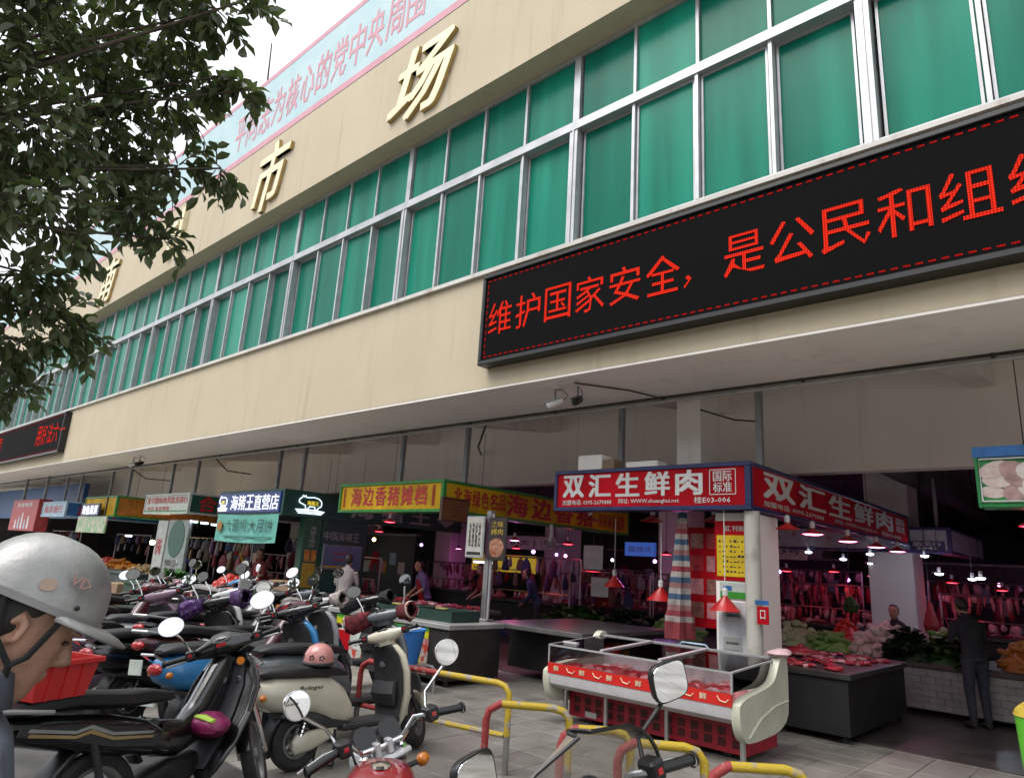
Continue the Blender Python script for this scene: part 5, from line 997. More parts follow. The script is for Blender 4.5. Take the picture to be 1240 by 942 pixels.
def scooter(label, x, y, h, st, lean, s, body, inner=M_GREYPL, seat=M_SEAT, muff=None, round_=True, basket=None, text=None, rear_lens=True, r=.22, stem=M_CHROME, mir=(1, -1), back=M_BLACK, bars=None):
    R_ = thing('scooter', label, 'scooter', group='parked scooters and motorbikes'); SM = steerM(st, r)
    wheel(R_, 0, r, .1); wheel(R_, 1.25, r, .1, SM)
    bd = MB().loftx([(-.44, .60, .03, .05), (-.40, .60, .085, .105), (-.28, .585, .13, .15), (-.1, .57, .14, .168), (.1, .555, .15, .172), (.26, .50, .19, .165), (.38, .45, .16, .15), (.46, .40, .09, .12)], 2.7, 20).build('body', body, R_, smooth=True)
    MB().loftx([(-.2, .42, .02, .1), (-.08, .42, .05, .13), (.2, .36, .09, .14), (.4, .31, .05, .13)], 2.6, 14).build('under_cover', inner, R_, smooth=True)
    st_ = MB().loftx([(-.42, .735, .012, .06), (-.34, .75, .04, .125), (-.1, .745, .05, .155), (.12, .735, .048, .155), (.3, .725, .04, .125), (.43, .70, .02, .08)], 3, 18).build('seat', seat, R_, smooth=True)
    MB().bbox(.36, 1.0, -.155, .155, .255, .315, .02).build('floorboard', inner, R_)
    sec = [(.22, .99, .12), (.30, .985, .19), (.5, 1.0, .235), (.68, .985, .24), (.82, .95, .215), (.9, .915, .15), (.935, .90, .06)]
    sh = MB().loft([((x_, 0, z_), (.01 + .03 * (hw / .2), 0, .02), (0, hw, 0), 2.6) for z_, x_, hw in sec], 20).build('leg_shield', body, R_, smooth=True)
    MB().loft([((x_ - .052, 0, z_ + .005), (.018, 0, .01), (0, hw * .86, 0), 3) for z_, x_, hw in sec[1:-1]], 18).build('inner_panel', inner, R_, smooth=True)
    MB().lathe([(0, -.012), (.03, -.012), (.034, 0), (.02, .006), (0, .004)], (.905, .05, .74), 'x', 12).build('ignition', M_CHROME, R_)
    MB().loft([((.9, 0, .6), (.03, 0, 0), (0, .15, 0), 4), ((.885, 0, .5), (.045, 0, 0), (0, .16, 0), 4), ((.91, 0, .4), (.02, 0, 0), (0, .14, 0), 4)], 16).build('glove_box', inner, R_, smooth=True)
    MB().loft([((1.03, 0, .4), (.02, 0, 0), (0, .07, 0), 2.4), ((1.06, 0, .6), (.05, 0, 0), (0, .11, 0), 2.4), ((1.01, 0, .8), (.03, 0, 0), (0, .1, 0), 2.4)], 14).build('nose', body, R_, smooth=True)
    arcguard(1.25, r, r + .035, 20, 165, .075).build('front_mudguard', body, R_, smooth=True, mx=SM); arcguard(0, r, r + .04, 40, 200, .08).build('rear_mudguard', M_BLACK, R_, smooth=True)
    for q in (-1, 1): MB().cyl((1.25, q * .075, r), (1.05, q * .07, .66), .02, n=8).build('fork', M_GREYPL, R_, mx=SM)
    MB().cyl((1.08, 0, .58), (.915, 0, .95), .035, n=10).build('steering_stem', M_GREYPL, R_)
    hd = MB().loft([((.87, y_, z_), (a, 0, 0), (0, 0, b), 2.3) for y_, z_, a, b in ((-.21, 1.0, .028, .026), (-.15, .995, .042, .038), (-.07, .985, .07, .06), (0, .985, .085, .07), (.07, .985, .07, .06), (.15, .995, .042, .038), (.21, 1.0, .028, .026))], 16).build('handlebar_cover', bars or body, R_, smooth=True, mx=SM)
    MB().loft([((.89, 0, .9), (.07, 0, 0), (0, .075, 0), 2.4), ((.875, 0, .97), (.08, 0, 0), (0, .085, 0), 2.4)], 14).build('neck_cover', bars or body, R_, smooth=True, mx=SM)
    MB().ball((.95, 0, .985), .04, .075, .055, 14).build('headlamp', M_LENS, R_, smooth=True, mx=SM); MB().ball((.83, 0, 1.035), .035, .06, .012, 12).build('speedometer', M_BLACK, R_, smooth=True, mx=SM)
    grips(R_, SM, .85, 1.0, .2, .335, muff); mirrors(R_, SM, .86, 1.02, .19, .27, .25, .058, round_, stem, back, sides=mir)
    MB().ball((-.43, 0, .61), .035, .09, .045, 12).build('tail_lamp', M_TAIL, R_, smooth=True)
    for q in (-1, 1): MB().ball((-.38, q * .115, .57), .03, .025, .025, 10).build('indicator', M_AMB, R_, smooth=True)
    p = MB().bbox(-.47, -.462, -.11, .11, .36, .47, .003).build('number_plate', mat('green_white_plate', (.55, .62, .56), .5, var=.1), R_)
    mc = MB().loftx([(-.08, .2, .03, .02), (-.05, .2, .075, .035), (.1, .22, .075, .04), (.32, .27, .04, .03)], 2.6, 14)
    for v in range(len(mc.v)): mc.v[v] = (mc.v[v][0], mc.v[v][1] - .085, mc.v[v][2])
    mc.build('motor_cover', body if rear_lens else M_GREYPL, R_, smooth=True)
    MB().tube([(.02, .09, .22), (.2, .09, .25), (.4, .08, .3)], .022, 8).build('swing_arm', M_GREYPL, R_)
    for q in (-1, 1):
        MB().cyl((-.02, q * .1, .24), (.06, q * .1, .5), .014, n=8).build('shock_absorber', M_CHROME, R_)
        sp_ = [(-.015 + .065 * i / 60, q * .1 + .026 * math.cos(i * .7), .27 + .2 * i / 60) for i in range(61)]
        sp_ = [(a + .026 * math.sin(i * .7), b, c) for i, (a, b, c) in enumerate(sp_)]; MB().tube(sp_, .005, 4).build('spring', M_BLACK, R_)
    MB().tube([(.3, .12, .28), (.28, .14, 0.01), (.28, -.14, 0.01), (.3, -.12, .28)], .012, 6).build('centre_stand', M_DARK, R_)
    MB().tube([(-.4, .09, .66), (-.5, .08, .72), (-.5, -.08, .72), (-.4, -.09, .66)], .01, 6).build('grab_rail', M_CHROME, R_, smooth=True)
    if text: lettering(text, (.06 - .16, -.1745, .60), UX, UZ, .22, .04, M_BLACK, R_, (0, -1, 0), bold=.02, depth=.003, shear=.3)
    if basket:
        b = MB(); 
        for i in range(5):
            for xx in (1.1, 1.36): b.cyl((xx, -.16 + i * .08, .7), (xx, -.16 + i * .08, .93), .004, n=4)
        for z_ in (.7, .78, .86, .93): b.tube([(1.1, -.17, z_), (1.36, -.17, z_), (1.36, .17, z_), (1.1, .17, z_), (1.1, -.17, z_)], .005, 4)
        b.build('front_basket', M_DARK, R_)
    place(R_, x, y, h, lean, s); return R_

def underbone(label, x, y, h, st, lean, s, body=M_GLOSSB, trim=None, seat=M_SEAT, r=.28, muff=None, stem=M_CHROME, back=M_CHROME, mir=(1, -1), decal=None):
    R_ = thing('motorbike', label, 'motorbike', group='parked scooters and motorbikes'); SM = steerM(st, r); trim = trim or M_GREYPL
    wheel(R_, 0, r, .085); wheel(R_, 1.25, r, .075, SM)
    MB().loftx([(-.62, .76, .02, .03), (-.52, .74, .055, .085), (-.3, .70, .08, .115), (0, .64, .1, .13), (.25, .58, .1, .13), (.42, .52, .07, .1)], 2.8, 18).build('body', body, R_, smooth=True)
    MB().loftx([(-.55, .815, .012, .07), (-.45, .83, .04, .115), (-.2, .835, .05, .13), (-.05, .815, .05, .135), (.1, .795, .05, .13), (.28, .785, .045, .11), (.44, .765, .03, .075), (.5, .75, .01, .04)], 3, 18).build('seat', seat, R_, smooth=True)
    tun = MB().loft([((.38, 0, .55), (.0, 0, .1), (0, .085, 0), 2.6), ((.55, 0, .52), (0.02, 0, .1), (0, .07, 0), 2.6), ((.72, 0, .6), (-.05, 0, .11), (0, .07, 0), 2.6), ((.9, 0, .8), (-.09, 0, .09), (0, .075, 0), 2.6), ((.97, 0, .92), (-.08, 0, .04), (0, .06, 0), 2.6)], 14).build('spine_cover', body, R_, smooth=True)
    for q in (-1, 1):
        MB().prism([(-.5, .76), (-.1, .70), (.2, .64), (.36, .56), (.28, .53), (.0, .58), (-.3, .67), (-.52, .72)], (0, q * .128, 0), UX, UZ, (0, q * .006, 0)).build('side_trim', trim, R_)
        if decal: 
            for dz, mt_ in ((0, decal), (.022, mat('silver_decal', (.4, .4, .4), .35, .4))):
                MB().prism([(-.46, .722), (-.22, .672), (-.13, .685), (.0, .628), (.27, .588), (.25, .578), (0, .612), (-.14, .668), (-.22, .658), (-.47, .708)], (0, q * .135, dz), UX, UZ, (0, q * .003, 0)).build('decal', mt_, R_)
        MB().cyl((1.25, q * .08, r), (1.03, q * .075, .78), .019, n=8).build('fork', M_CHROME, R_, mx=SM); MB().cyl((0, q * .12, .3), (-.1, q * .11, .64), .019, n=8).build('shock_absorber', M_GREYPL, R_)
        MB().ball((.98, q * .2, .72), .03, .02, .03, 10).build('indicator', M_AMB, R_, smooth=True)
        MB().cyl((.5, q * .09, .3), (.5, q * .27, .3), .018, n=8).build('foot_peg', M_BLACK, R_)
    sec = [(.24, .66, .13), (.32, .70, .2), (.45, .78, .26), (.6, .87, .285), (.75, .95, .275), (.86, .99, .22), (.95, 1.0, .13)]
    MB().loft([((x_, 0, z_), (.022, 0, -.01), (0, hw, 0), 3.2) for z_, x_, hw in sec], 22).build('leg_shield', body, R_, smooth=True)
    MB().loft([((x_ - .03, 0, z_ + .01), (.014, 0, 0), (0, hw * .62, 0), 3.5) for z_, x_, hw in sec[1:-1]], 18).build('inner_panel', M_GREYPL, R_, smooth=True)
    MB().lathe([(0, -.02), (.022, -.02), (.024, 0), (0, .0)], (.925, -.12, .8), 'x', 12).build('ignition', M_CHROME, R_)
    for q in (-1, 1): MB().tube([(.86, q * .27, .62), (.93, q * .262, .75), (.965, q * .21, .85)], .008, 5).build('shield_edge', trim, R_, smooth=True)
    arcguard(1.25, r, r + .04, 10, 170, .065).build('front_mudguard', body, R_, smooth=True, mx=SM); arcguard(0, r, r + .05, 30, 215, .07).build('rear_mudguard', M_BLACK, R_, smooth=True)
    MB().loft([((.92, y_, z_), (a, 0, 0), (0, 0, b), 2.4) for y_, z_, a, b in ((-.2, 1.0, .03, .025), (-.13, 1.005, .055, .045), (-.06, 1.01, .10, .07), (0, 1.01, .115, .075), (.06, 1.01, .1, .07), (.13, 1.005, .055, .045), (.2, 1.0, .03, .025))], 16).build('handlebar_cover', body, R_, smooth=True, mx=SM)
    MB().loft([((.86, 0, 1.01), (.03, 0, .03), (0, .07, 0), 3), ((.84, 0, 1.06), (.03, 0, .03), (0, .065, 0), 3)], 12).build('speedometer', M_GREYPL, R_, smooth=True, mx=SM)
    MB().box(.80, .802, -.03, .03, 1.0, 1.02).build('warning_label', M_TAIL, R_, mx=SM)
    MB().ball((1.03, 0, 1.0), .05, .09, .06, 14).build('headlamp', M_LENS, R_, smooth=True, mx=SM)
    MB().loft([((1.06, 0, .62), (.03, 0, 0), (0, .05, 0), 2.4), ((1.06, 0, .78), (.05, 0, 0), (0, .1, 0), 2.4), ((1.0, 0, .93), (.04, 0, 0), (0, .09, 0), 2.4)], 14).build('front_cowl', body, R_, smooth=True)
    MB().lathe([(0, -.008), (.025, -.008), (.025, .006), (0, .006)], (.865, -.09, .88), 'x', 12).build('badge', M_AMB, R_, mx=SM)
    grips(R_, SM, .88, 1.0, .21, .36, muff); mirrors(R_, SM, .9, 1.02, .2, .29, .2, .062, True, stem, back, sides=mir, tilt=.25)
    e = MB().loftx([(.2, .3, .06, .09), (.35, .3, .1, .11), (.55, .32, .1, .1), (.68, .36, .07, .07)], 3, 12); e.build('engine', M_DARK, R_, smooth=True)
    MB().tube([(.6, -.1, .3), (.4, -.14, .2), (0, -.16, .24), (-.35, -.16, .32)], [.02, .022, .045, .05], 10).build('exhaust', M_CHROME, R_, smooth=True)
    MB().ball((-.6, 0, .73), .04, .09, .04, 12).build('tail_lamp', M_TAIL, R_, smooth=True); MB().bbox(-.6, -.592, -.1, .1, .5, .62, .003).build('number_plate', mat('green_white_plate', (.55, .62, .56), .5), R_)
    MB().tube([(-.35, .13, .8), (-.6, .12, .84), (-.66, 0, .85), (-.6, -.12, .84), (-.35, -.13, .8)], .012, 6).build('grab_rail', M_ALU, R_, smooth=True)
    MB().tube([(.4, .12, .28), (.36, .16, .01)], .012, 6).build('side_stand', M_DARK, R_)
    place(R_, x, y, h, lean, s); return R_

def motorcycle(label, x, y, h, st, lean, s, tank, screen=False, r=.3, back=M_CHROME, round_=True, mr=.06, mup=.22, msp=.36):
    R_ = thing('motorcycle', label, 'motorcycle', group='parked scooters and motorbikes'); SM = steerM(st, r)
    wheel(R_, 0, r, .1); wheel(R_, 1.25, r, .085, SM)
    MB().loftx([(.38, .78, .05, .08), (.46, .82, .09, .12), (.62, .84, .115, .15), (.78, .84, .11, .14), (.88, .83, .07, .08)], 2.5, 18).build('tank', tank, R_, smooth=True); MB().lathe([(0, .0), (.04, 0), (.04, .012), (0, .016)], (.64, 0, .952), n=16).build('filler_cap', M_CHROME, R_)
    MB().loftx([(-.5, .83, .02, .08), (-.38, .84, .045, .13), (0, .79, .05, .14), (.3, .77, .05, .12), (.44, .8, .03, .07)], 3, 16).build('seat', M_SEAT, R_, smooth=True)
    MB().loftx([(-.55, .75, .03, .05), (-.3, .7, .07, .11), (.1, .62, .1, .12), (.35, .6, .08, .09)], 2.6, 14).build('side_panel', tank, R_, smooth=True)
    MB().loftx([(.2, .38, .1, .11), (.4, .4, .16, .13), (.62, .42, .14, .11), (.75, .5, .08, .07)], 3, 14).build('engine', M_DARK, R_, smooth=True)
    fr_ = MB(); fr_.tube([(.95, 0, .85), (.8, 0, .5), (.6, 0, .22), (.2, 0, .25), (0, 0, .3)], .022, 6); fr_.tube([(.95, 0, .86), (.4, 0, .7), (-.4, 0, .74)], .022, 6); fr_.build('frame', M_DARK, R_)
    for q in (-1, 1):
        MB().cyl((1.25, q * .09, r), (.985, q * .09, .87), .022, n=10).build('fork', M_CHROME, R_, mx=SM); MB().cyl((0, q * .12, .3), (-.1, q * .11, .68), .03, n=8).build('shock_absorber', M_CHROME, R_)
        MB().tube([(1.05, q * .1, .8), (1.05, q * .2, .8)], .012, 6).build('indicator_stalk', M_BLACK, R_, mx=SM); MB().ball((1.05, q * .22, .8), .03, .035, .03, 10).build('indicator', M_AMB, R_, smooth=True, mx=SM)
    cl = MB().loft([((.97, y_, .9), (a, 0, 0), (0, 0, .014), 3) for y_, a in ((-.12, .035), (-.07, .05), (0, .055), (.07, .05), (.12, .035))], 12); cl.build('triple_clamp', M_ALU, R_, smooth=True, mx=SM)
    for q in (-1, 1): MB().lathe([(0, .91), (.022, .91), (.022, .93), (.012, .94), (0, .94)], (.97, q * .09, 0), n=10).build('fork_cap', M_CHROME, R_, mx=SM)
    MB().tube([(.9, -.2, 1.02), (.94, -.16, 1.02), (.965, -.1, .955), (.965, 0, .95), (.965, .1, .955), (.94, .16, 1.02), (.9, .2, 1.02)], .013, 8).build('handlebar', M_CHROME, R_, smooth=True, mx=SM)
    for y_ in (-.03, .03): MB().bbox(.94, .99, y_ - .012, y_ + .012, .915, .975, .004).build('bar_clamp', M_ALU, R_, mx=SM)
    for q in (-1, 1): 
        g = MB().loft([((1.04, q * .06, .97), (0.0, .05, 0), (.03, 0, .04), 2), ((1.0, q * .06, 1.0), (0.0, .052, 0), (.03, 0, .042), 2)], 16).build('gauge', M_BLACK, R_, smooth=True, mx=SM)
    MB().lathe([(0, .09), (.085, .07), (.09, .05), (.06, -.05), (0, -.07)], (1.1, 0, .86), 'x', 18).build('headlamp', M_LENS, R_, smooth=True, mx=SM)
    arcguard(1.25, r, r + .05, 10, 165, .065).build('front_mudguard', tank, R_, smooth=True, mx=SM); arcguard(0, r, r + .06, 30, 205, .075).build('rear_mudguard', M_BLACK, R_, smooth=True)
    for q in (-1, 1): MB().tube([(.92, q * .16, 1.0), (1.0, q * .12, .92), (1.02, q * .05, .75)], .006, 5).build('cable', M_BLACK, R_, smooth=True, mx=SM)
    grips(R_, SM, .9, 1.02, .21, .37, None, .02); mirrors(R_, SM, .92, 1.03, .21, msp, mup, mr, round_, M_BLACK if screen else M_CHROME, back, sides=(1, -1), wide=1.0 if round_ else 1.15, jit=.15, tilt=-.02)
    MB().ball((-.55, 0, .72), .04, .08, .05, 12).build('tail_lamp', M_TAIL, R_, smooth=True); MB().tube([(.6, -.1, .3), (.4, -.15, .18), (0, -.17, .25), (-.4, -.17, .33)], [.022, .024, .05, .055], 10).build('exhaust', M_CHROME, R_, smooth=True); MB().tube([(.4, .12, .3), (.36, .17, .01)], .012, 6).build('side_stand', M_DARK, R_)
    if screen:
        g = MB(); nu, nv = 14, 8
        def wsp(i, j):
            a = -1 + 2 * i / nu; z_ = j / nv; hw = .36 * math.sqrt(max(.004, 1 - (max(0, z_ - .1) / .9) ** 2)); return (1.10 - .07 * a * a - .12 * z_, a * hw - .0, .88 + .32 * z_)
        for i in range(nu + 1):
            for j in range(nv + 1): g.v.append(wsp(i, j))
        for i in range(nu):
            for j in range(nv): a = i * (nv + 1) + j; g.f.append((a, a + nv + 1, a + nv + 2, a + 1)); g.m.append(0)
        ws = g.build('windscreen', mat('dusty_screen', (.42, .37, .31), .3, var=.15, scale=6, alpha=.5), R_, smooth=True, mx=SM)
        e = [wsp(0, j) for j in range(nv + 1)] + [wsp(i, nv) for i in range(1, nu)] + [wsp(nu, j) for j in range(nv, -1, -1)]; MB().tube(e, .007, 6).build('screen_edge', M_BLACK, ws, smooth=True)
        MB().bbox(1.07, 1.13, -.13, .13, .86, .95, .02).build('dashboard', M_GREYPL, R_, mx=SM); MB().bbox(.96, 1.05, -.05, .06, .985, .992, .002).build('paper', M_INKW, R_, mx=SM)
    place(R_, x, y, h, lean, s); return R_

P_CREAM = paint('cream_paint', (.60, .56, .44)); P_BLUE = paint('metallic_blue', (.03, .22, .5)); P_RED = paint('red_paint', (.26, .012, .018)); P_GREY = paint('slate_paint', (.10, .115, .125)); P_PURP = paint('purple_paint', (.035, .012, .06)); P_WHT = paint('white_paint', (.55, .55, .55)); P_PINK = paint('lilac_paint', (.2, .12, .18)); P_MAR = paint('maroon_paint', (.07, .01, .015)); P_SIL = paint('silver_paint', (.32, .33, .34))
CUFF = mat('fleece_cuff', (.55, .47, .38), .9, var=.2)
MU_R = (mat('muff_red', (.14, .012, .02), .8, var=.7, scale=26), CUFF); MU_P = (mat('muff_purple', (.07, .02, .13), .8, col2=(.24, .18, .3), scale=30, edge=(.55, .65)), mat('muff_dark_cuff', (.05, .05, .06), .8)); MU_W = (mat('muff_white', (.5, .42, .4), .8, var=.4, scale=22), CUFF); MU_K = (mat('muff_black', (.012, .012, .014), .8), mat('muff_dark_cuff', (.05, .05, .06), .8))
underbone('black underbone motorbike with gold flash decal and round mirrors, nearest the helmeted man', -4.5, 1.64, 1.95, .62, .12, 1.07, decal=mat('gold_decal', (.42, .3, .14), .4, .3), trim=M_GREYPL)
scooter('cream retro scooter with black seat and long dark leg shield', -5.46, 3.49, 1.58, .55, .1, 1.03, P_CREAM, text='Bolinges', mir=())
scooter('slate grey scooter with dark red hand muffs behind the cream scooter', -6.15, 3.9, 1.6, .5, .08, 1.14, P_GREY, muff=MU_R)
scooter('bright blue bodied scooter between the black motorbike and the cream scooter', -6.5, 3.15, 1.75, .5, .08, 1.14, P_BLUE, mir=(1,), bars=M_GLOSSB)
underbone('maroon motorbike with chrome headlamp in the middle of the row', -7.1, 3.4, 1.7, .5, .1, 1.12, P_MAR, back=M_BLACK)
scooter('black scooter with purple dotted hand muffs', -7.7, 2.95, 1.85, .45, .08, 1.14, M_GLOSSB, muff=MU_P)
scooter('silver scooter with white quilted muffs in the middle of the row', -7.75, 4.15, 1.65, .5, .08, 1.14, P_SIL, muff=MU_W)
underbone('dark motorbike with tall chrome mirrors behind the silver scooter', -8.45, 3.9, 1.7, .5, .1, 1.14, M_GLOSSB)
scooter('dull lilac scooter in the row, right of the helmeted man', -8.6, 2.7, 1.9, .45, .08, 1.14, P_PINK, mir=(1,))
scooter('white scooter with a dark seat near the far end of the row', -9.2, 3.6, 1.6, .6, .08, 1.14, P_WHT)
underbone('dark maroon motorbike without muffs between the white and purple scooters', -9.9, 3.1, 1.95, .3, .1, 1.12, P_MAR, mir=(1,))
scooter('purple scooter with a wire basket at the far end of the row', -10.6, 3.6, 1.75, .45, .08, 1.12, P_PURP, basket=1)
underbone('red motorbike far down the row towards the left stalls', -11.3, 3.9, 1.7, .5, .1, 1.12, P_RED)
underbone('black motorbike farthest down the row', -12.2, 4.0, 1.85, .3, .1, 1.12, M_GLOSSB, mir=(-1,))
scooter('grey scooter in the back line beyond the silver one', -9.6, 5.0, 1.5, .2, .08, 1.14, P_GREY, mir=(-1,))
scooter('black scooter with black muffs in the back line near the stone counter', -8.3, 5.3, 1.6, .5, .08, 1.14, M_GLOSSB, muff=MU_K, mir=())
underbone('silver motorbike in the back line left of the grey scooter', -10.9, 5.2, 1.8, .3, .1, 1.14, P_SIL, mir=(1,))
scooter('blue scooter at the left of the back line', -12.4, 5.3, 1.5, .6, .08, 1.14, P_BLUE, mir=(1,))
underbone('black motorbike in the back line between silver and blue ones', -11.7, 5.2, 1.7, .1, .1, 1.14, M_GLOSSB, mir=(-1,))
motorcycle('red tanked motorcycle with chrome bars and round mirrors at the bottom centre', -1.83, 1.52, 2.44, .55, .05, 1.0, P_RED)
motorcycle('motorcycle with a smoked windscreen and squarish mirrors at the bottom edge', -.55, 1.32, 2.44, .55, .05, 1.06, M_GLOSSB, screen=True, back=M_BLACK, round_=False, mr=.062, mup=.2, msp=.38)
# things on the bikes
HE = thing('pink_helmet', 'pink half helmet with a dark flower print on the cream scooter seat', 'helmet', (-5.47, 3.62, .82))
MB().lathe([(.125, 0), (.13, .03), (.12, .09), (.09, .14), (.04, .165), (0, .17)], n=24).build('shell', paint('pink_gloss', (.62, .26, .24)), HE, smooth=True); MB().lathe([(.132, -.004), (.136, .01), (.13, .022)], n=24).build('rim', M_GREYPL, HE)
for k, a in enumerate((4.2, 5.2, 5.9)):
    for j in range(5): b = a + .0; MB().ball((.124 * math.cos(b) + .018 * math.cos(j * 1.26) * -math.sin(b), .124 * math.sin(b) + .018 * math.cos(j * 1.26) * math.cos(b), .06 + .018 * math.sin(j * 1.26)), .009, n=6).build('flower_print', M_GREYPL, HE)
BG = thing('magenta_bag', 'crumpled magenta rain cape with a lime stripe tucked behind the black leg shield', 'bag', (-4.72, 2.35, .62)); q = random.Random(2)
MB().ball((0, 0, 0), .16, .12, .075, 26, jit=.1, rng=q).build('bundle', mat('magenta_nylon', (.24, .012, .09), .45, var=.3, scale=14, bump=.4, bscale=20), BG, smooth=True); MB().loft([((-.03, -.085, .055), (.0, .012, .006), (.0, .004, -.004), 2), ((.05, -.075, .062), (.0, .02, .01), (.0, .004, -.008), 2), ((.13, -.04, .045), (.0, .02, .005), (0, .004, -.008), 2)], 8).build('lime_stripe', mat('lime_nylon', (.4, .6, .05), .5), BG, smooth=True)

# ================================================================ TREE
TR = thing('street_tree', 'leafy dark green tree whose boughs hang in at the upper left', 'tree', (-5.7, -1.0, 0))
M_BARK = mat('bark', (.09, .07, .05), .9, var=.4, scale=10, bump=.6, bscale=30)
def mat_leaf(name, c1, c2):
    m = bpy.data.materials.new(name); m.use_nodes = True; n = m.node_tree.nodes; l = m.node_tree.links; b = n['Principled BSDF']
    g = n.new('ShaderNodeNewGeometry'); nz = n.new('ShaderNodeTexNoise'); nz.inputs['Scale'].default_value = 5; nz.inputs['Detail'].default_value = 4; l.new(g.outputs['Position'], nz.inputs['Vector'])
    rp = n.new('ShaderNodeValToRGB'); rp.color_ramp.elements[0].position = .35; rp.color_ramp.elements[1].position = .68; rp.color_ramp.elements[0].color = (*c1, 1); rp.color_ramp.elements[1].color = (*c2, 1)
    l.new(nz.outputs['Fac'], rp.inputs['Fac']); l.new(rp.outputs[0], b.inputs['Base Color']); b.inputs['Roughness'].default_value = .32; b.inputs['Specular IOR Level'].default_value = .5
    tl = n.new('ShaderNodeBsdfTranslucent'); tl.inputs['Color'].default_value = (.11, .17, .04, 1); mx = n.new('ShaderNodeMixShader'); mx.inputs[0].default_value = .28
    o = n['Material Output']; l.new(b.outputs[0], mx.inputs[1]); l.new(tl.outputs[0], mx.inputs[2]); l.new(mx.outputs[0], o.inputs[0])
    return m
M_LEAF = mat_leaf('leaf', (.045, .068, .026), (.125, .15, .075))
BL = [(-4.4, .47, 4.47, .42), (-4.76, .88, 4.95, .49), (-4.31, 1.12, 4.97, .4), (-3.88, 1.26, 4.97, .22), (-3.61, 1.34, 4.94, .15), (-4.24, .58, 3.92, .43), (-4.78, 1.02, 4.48, .49), (-4.59, 1.31, 4.69, .37), (-4.25, 1.43, 4.76, .19), (-4.09, 1.62, 4.71, .12), (-4.18, .72, 3.52, .36), (-4.75, 1.14, 4.06, .44), (-4.4, 1.39, 4.14, .27), (-4.21, 1.59, 4.15, .14), (-4.45, 1.25, 3.75, .22), (-4.36, 1.38, 3.6, .09), (-4.71, .79, 3.24, .34), (-4.91, 1.06, 3.11, .23), (-5.09, .92, 2.91, .28), (-4.9, 1.19, 3.01, .12), (-5.14, .96, 2.63, .12), (-4.03, .8, 3.31, .15), (-4.43, .22, 4.06, .4), (-4.68, .38, 3.48, .41), (-5.14, .58, 2.9, .34), (-4.26, .12, 4.73, .39), (-4.2, .54, 5.1, .43), (-3.93, .93, 5.18, .4)]
tr = random.Random(8)
for k in range(26):      # the rest of the crown, above and behind the camera's left
    a = tr.uniform(0, 6.28); d = tr.uniform(.3, 2.2); BL.append((-5.7 + d * math.cos(a), -1.3 + d * math.sin(a) * .9, tr.uniform(3.6, 6.2), tr.uniform(.4, .6)))
def leaf_verts(p, d, nrm, L_, w):
    s_ = d.cross(nrm).normalized(); n_ = s_.cross(d)
    q = [p, p + d * L_ * .3 + s_ * w * .42 + n_ * .012 * 1, p + d * L_ * .62 + s_ * w * .5 + n_ * .01, p + d * L_ - n_ * L_ * .12, p + d * L_ * .62 - s_ * w * .5 + n_ * .01, p + d * L_ * .3 - s_ * w * .42 + n_ * .012, p + d * L_ * .35, p + d * L_ * .68 - n_ * L_ * .02]
    return q, [(0, 1, 6), (0, 6, 5), (1, 2, 7, 6), (6, 7, 4, 5), (2, 3, 7), (7, 3, 4)]
wood = MB(); base = Vector((-5.7, -1.0, 0))
trunk = [Vector((0, 0, 0)), Vector((.03, .02, .9)), Vector((-.02, .08, 1.9)), Vector((.08, .12, 2.9))]
MB().tube(trunk, [.2, .15, .135, .12], 12).build('trunk', M_BARK, TR, smooth=True)
lv = []; hub = trunk[-1]
limbs = {}
for i, (bx, by, bz, br) in enumerate(BL):
    if i < 22: br *= .84 if br > .28 else .66
    c = Vector((bx, by, bz)) - base
    mid = hub.lerp(c, .5) + Vector((tr.uniform(-.2, .2), tr.uniform(-.2, .2), .25))
    wood.tube([hub, hub.lerp(mid, .5) + Vector((0, 0, .08)), mid, c], [.034, .026, .015, .006], 6)
    n = int(24 * (br / .3) ** 2) + 6
    if i > 27: n = int(n * .45)
    for k in range(n):
        v = Vector((tr.gauss(0, 1), tr.gauss(0, 1), tr.gauss(0, 1))).normalized() * br * tr.uniform(.15, .95) ** .6
        p0 = c + v * .55; d = (v.normalized() * .8 + Vector((tr.uniform(-.5, .5), tr.uniform(-.2, .7), tr.uniform(-.7, .15)))).normalized(); Lt = tr.uniform(.14, .3) * (1 if br > .2 else .7)
        p1 = p0 + d * Lt * .5; p2 = p0 + d * Lt + Vector((0, 0, -.06 * Lt / .3))
        if k % 2 == 0: wood.tube([c + v * .1, p0, p1, p2], [.006, .005, .004, .002], 4)
        else: wood.tube([p0, p1, p2], [.004, .003, .002], 3)
        m_ = tr.randint(5, 8)
        for j in range(m_):
            f_ = (j + .6) / m_; q = p0.lerp(p2, f_); a = j * 2.4 + tr.random()
            side = d.cross(UZ).normalized(); up = side.cross(d)
            ld_ = (d * .65 + (side * math.cos(a) + up * math.sin(a)) * .8 + Vector((0, 0, -.35))).normalized()
            nr = (UZ * 1.0 + Vector((tr.gauss(0, .45), tr.gauss(0, .45), 0))); nr = (nr - ld_ * nr.dot(ld_)).normalized()
            L_ = tr.uniform(.075, .125); lv.append((q, ld_, nr, L_, L_ * tr.uniform(.46, .58), i))
wood.build('branches', M_BARK, TR, smooth=True)
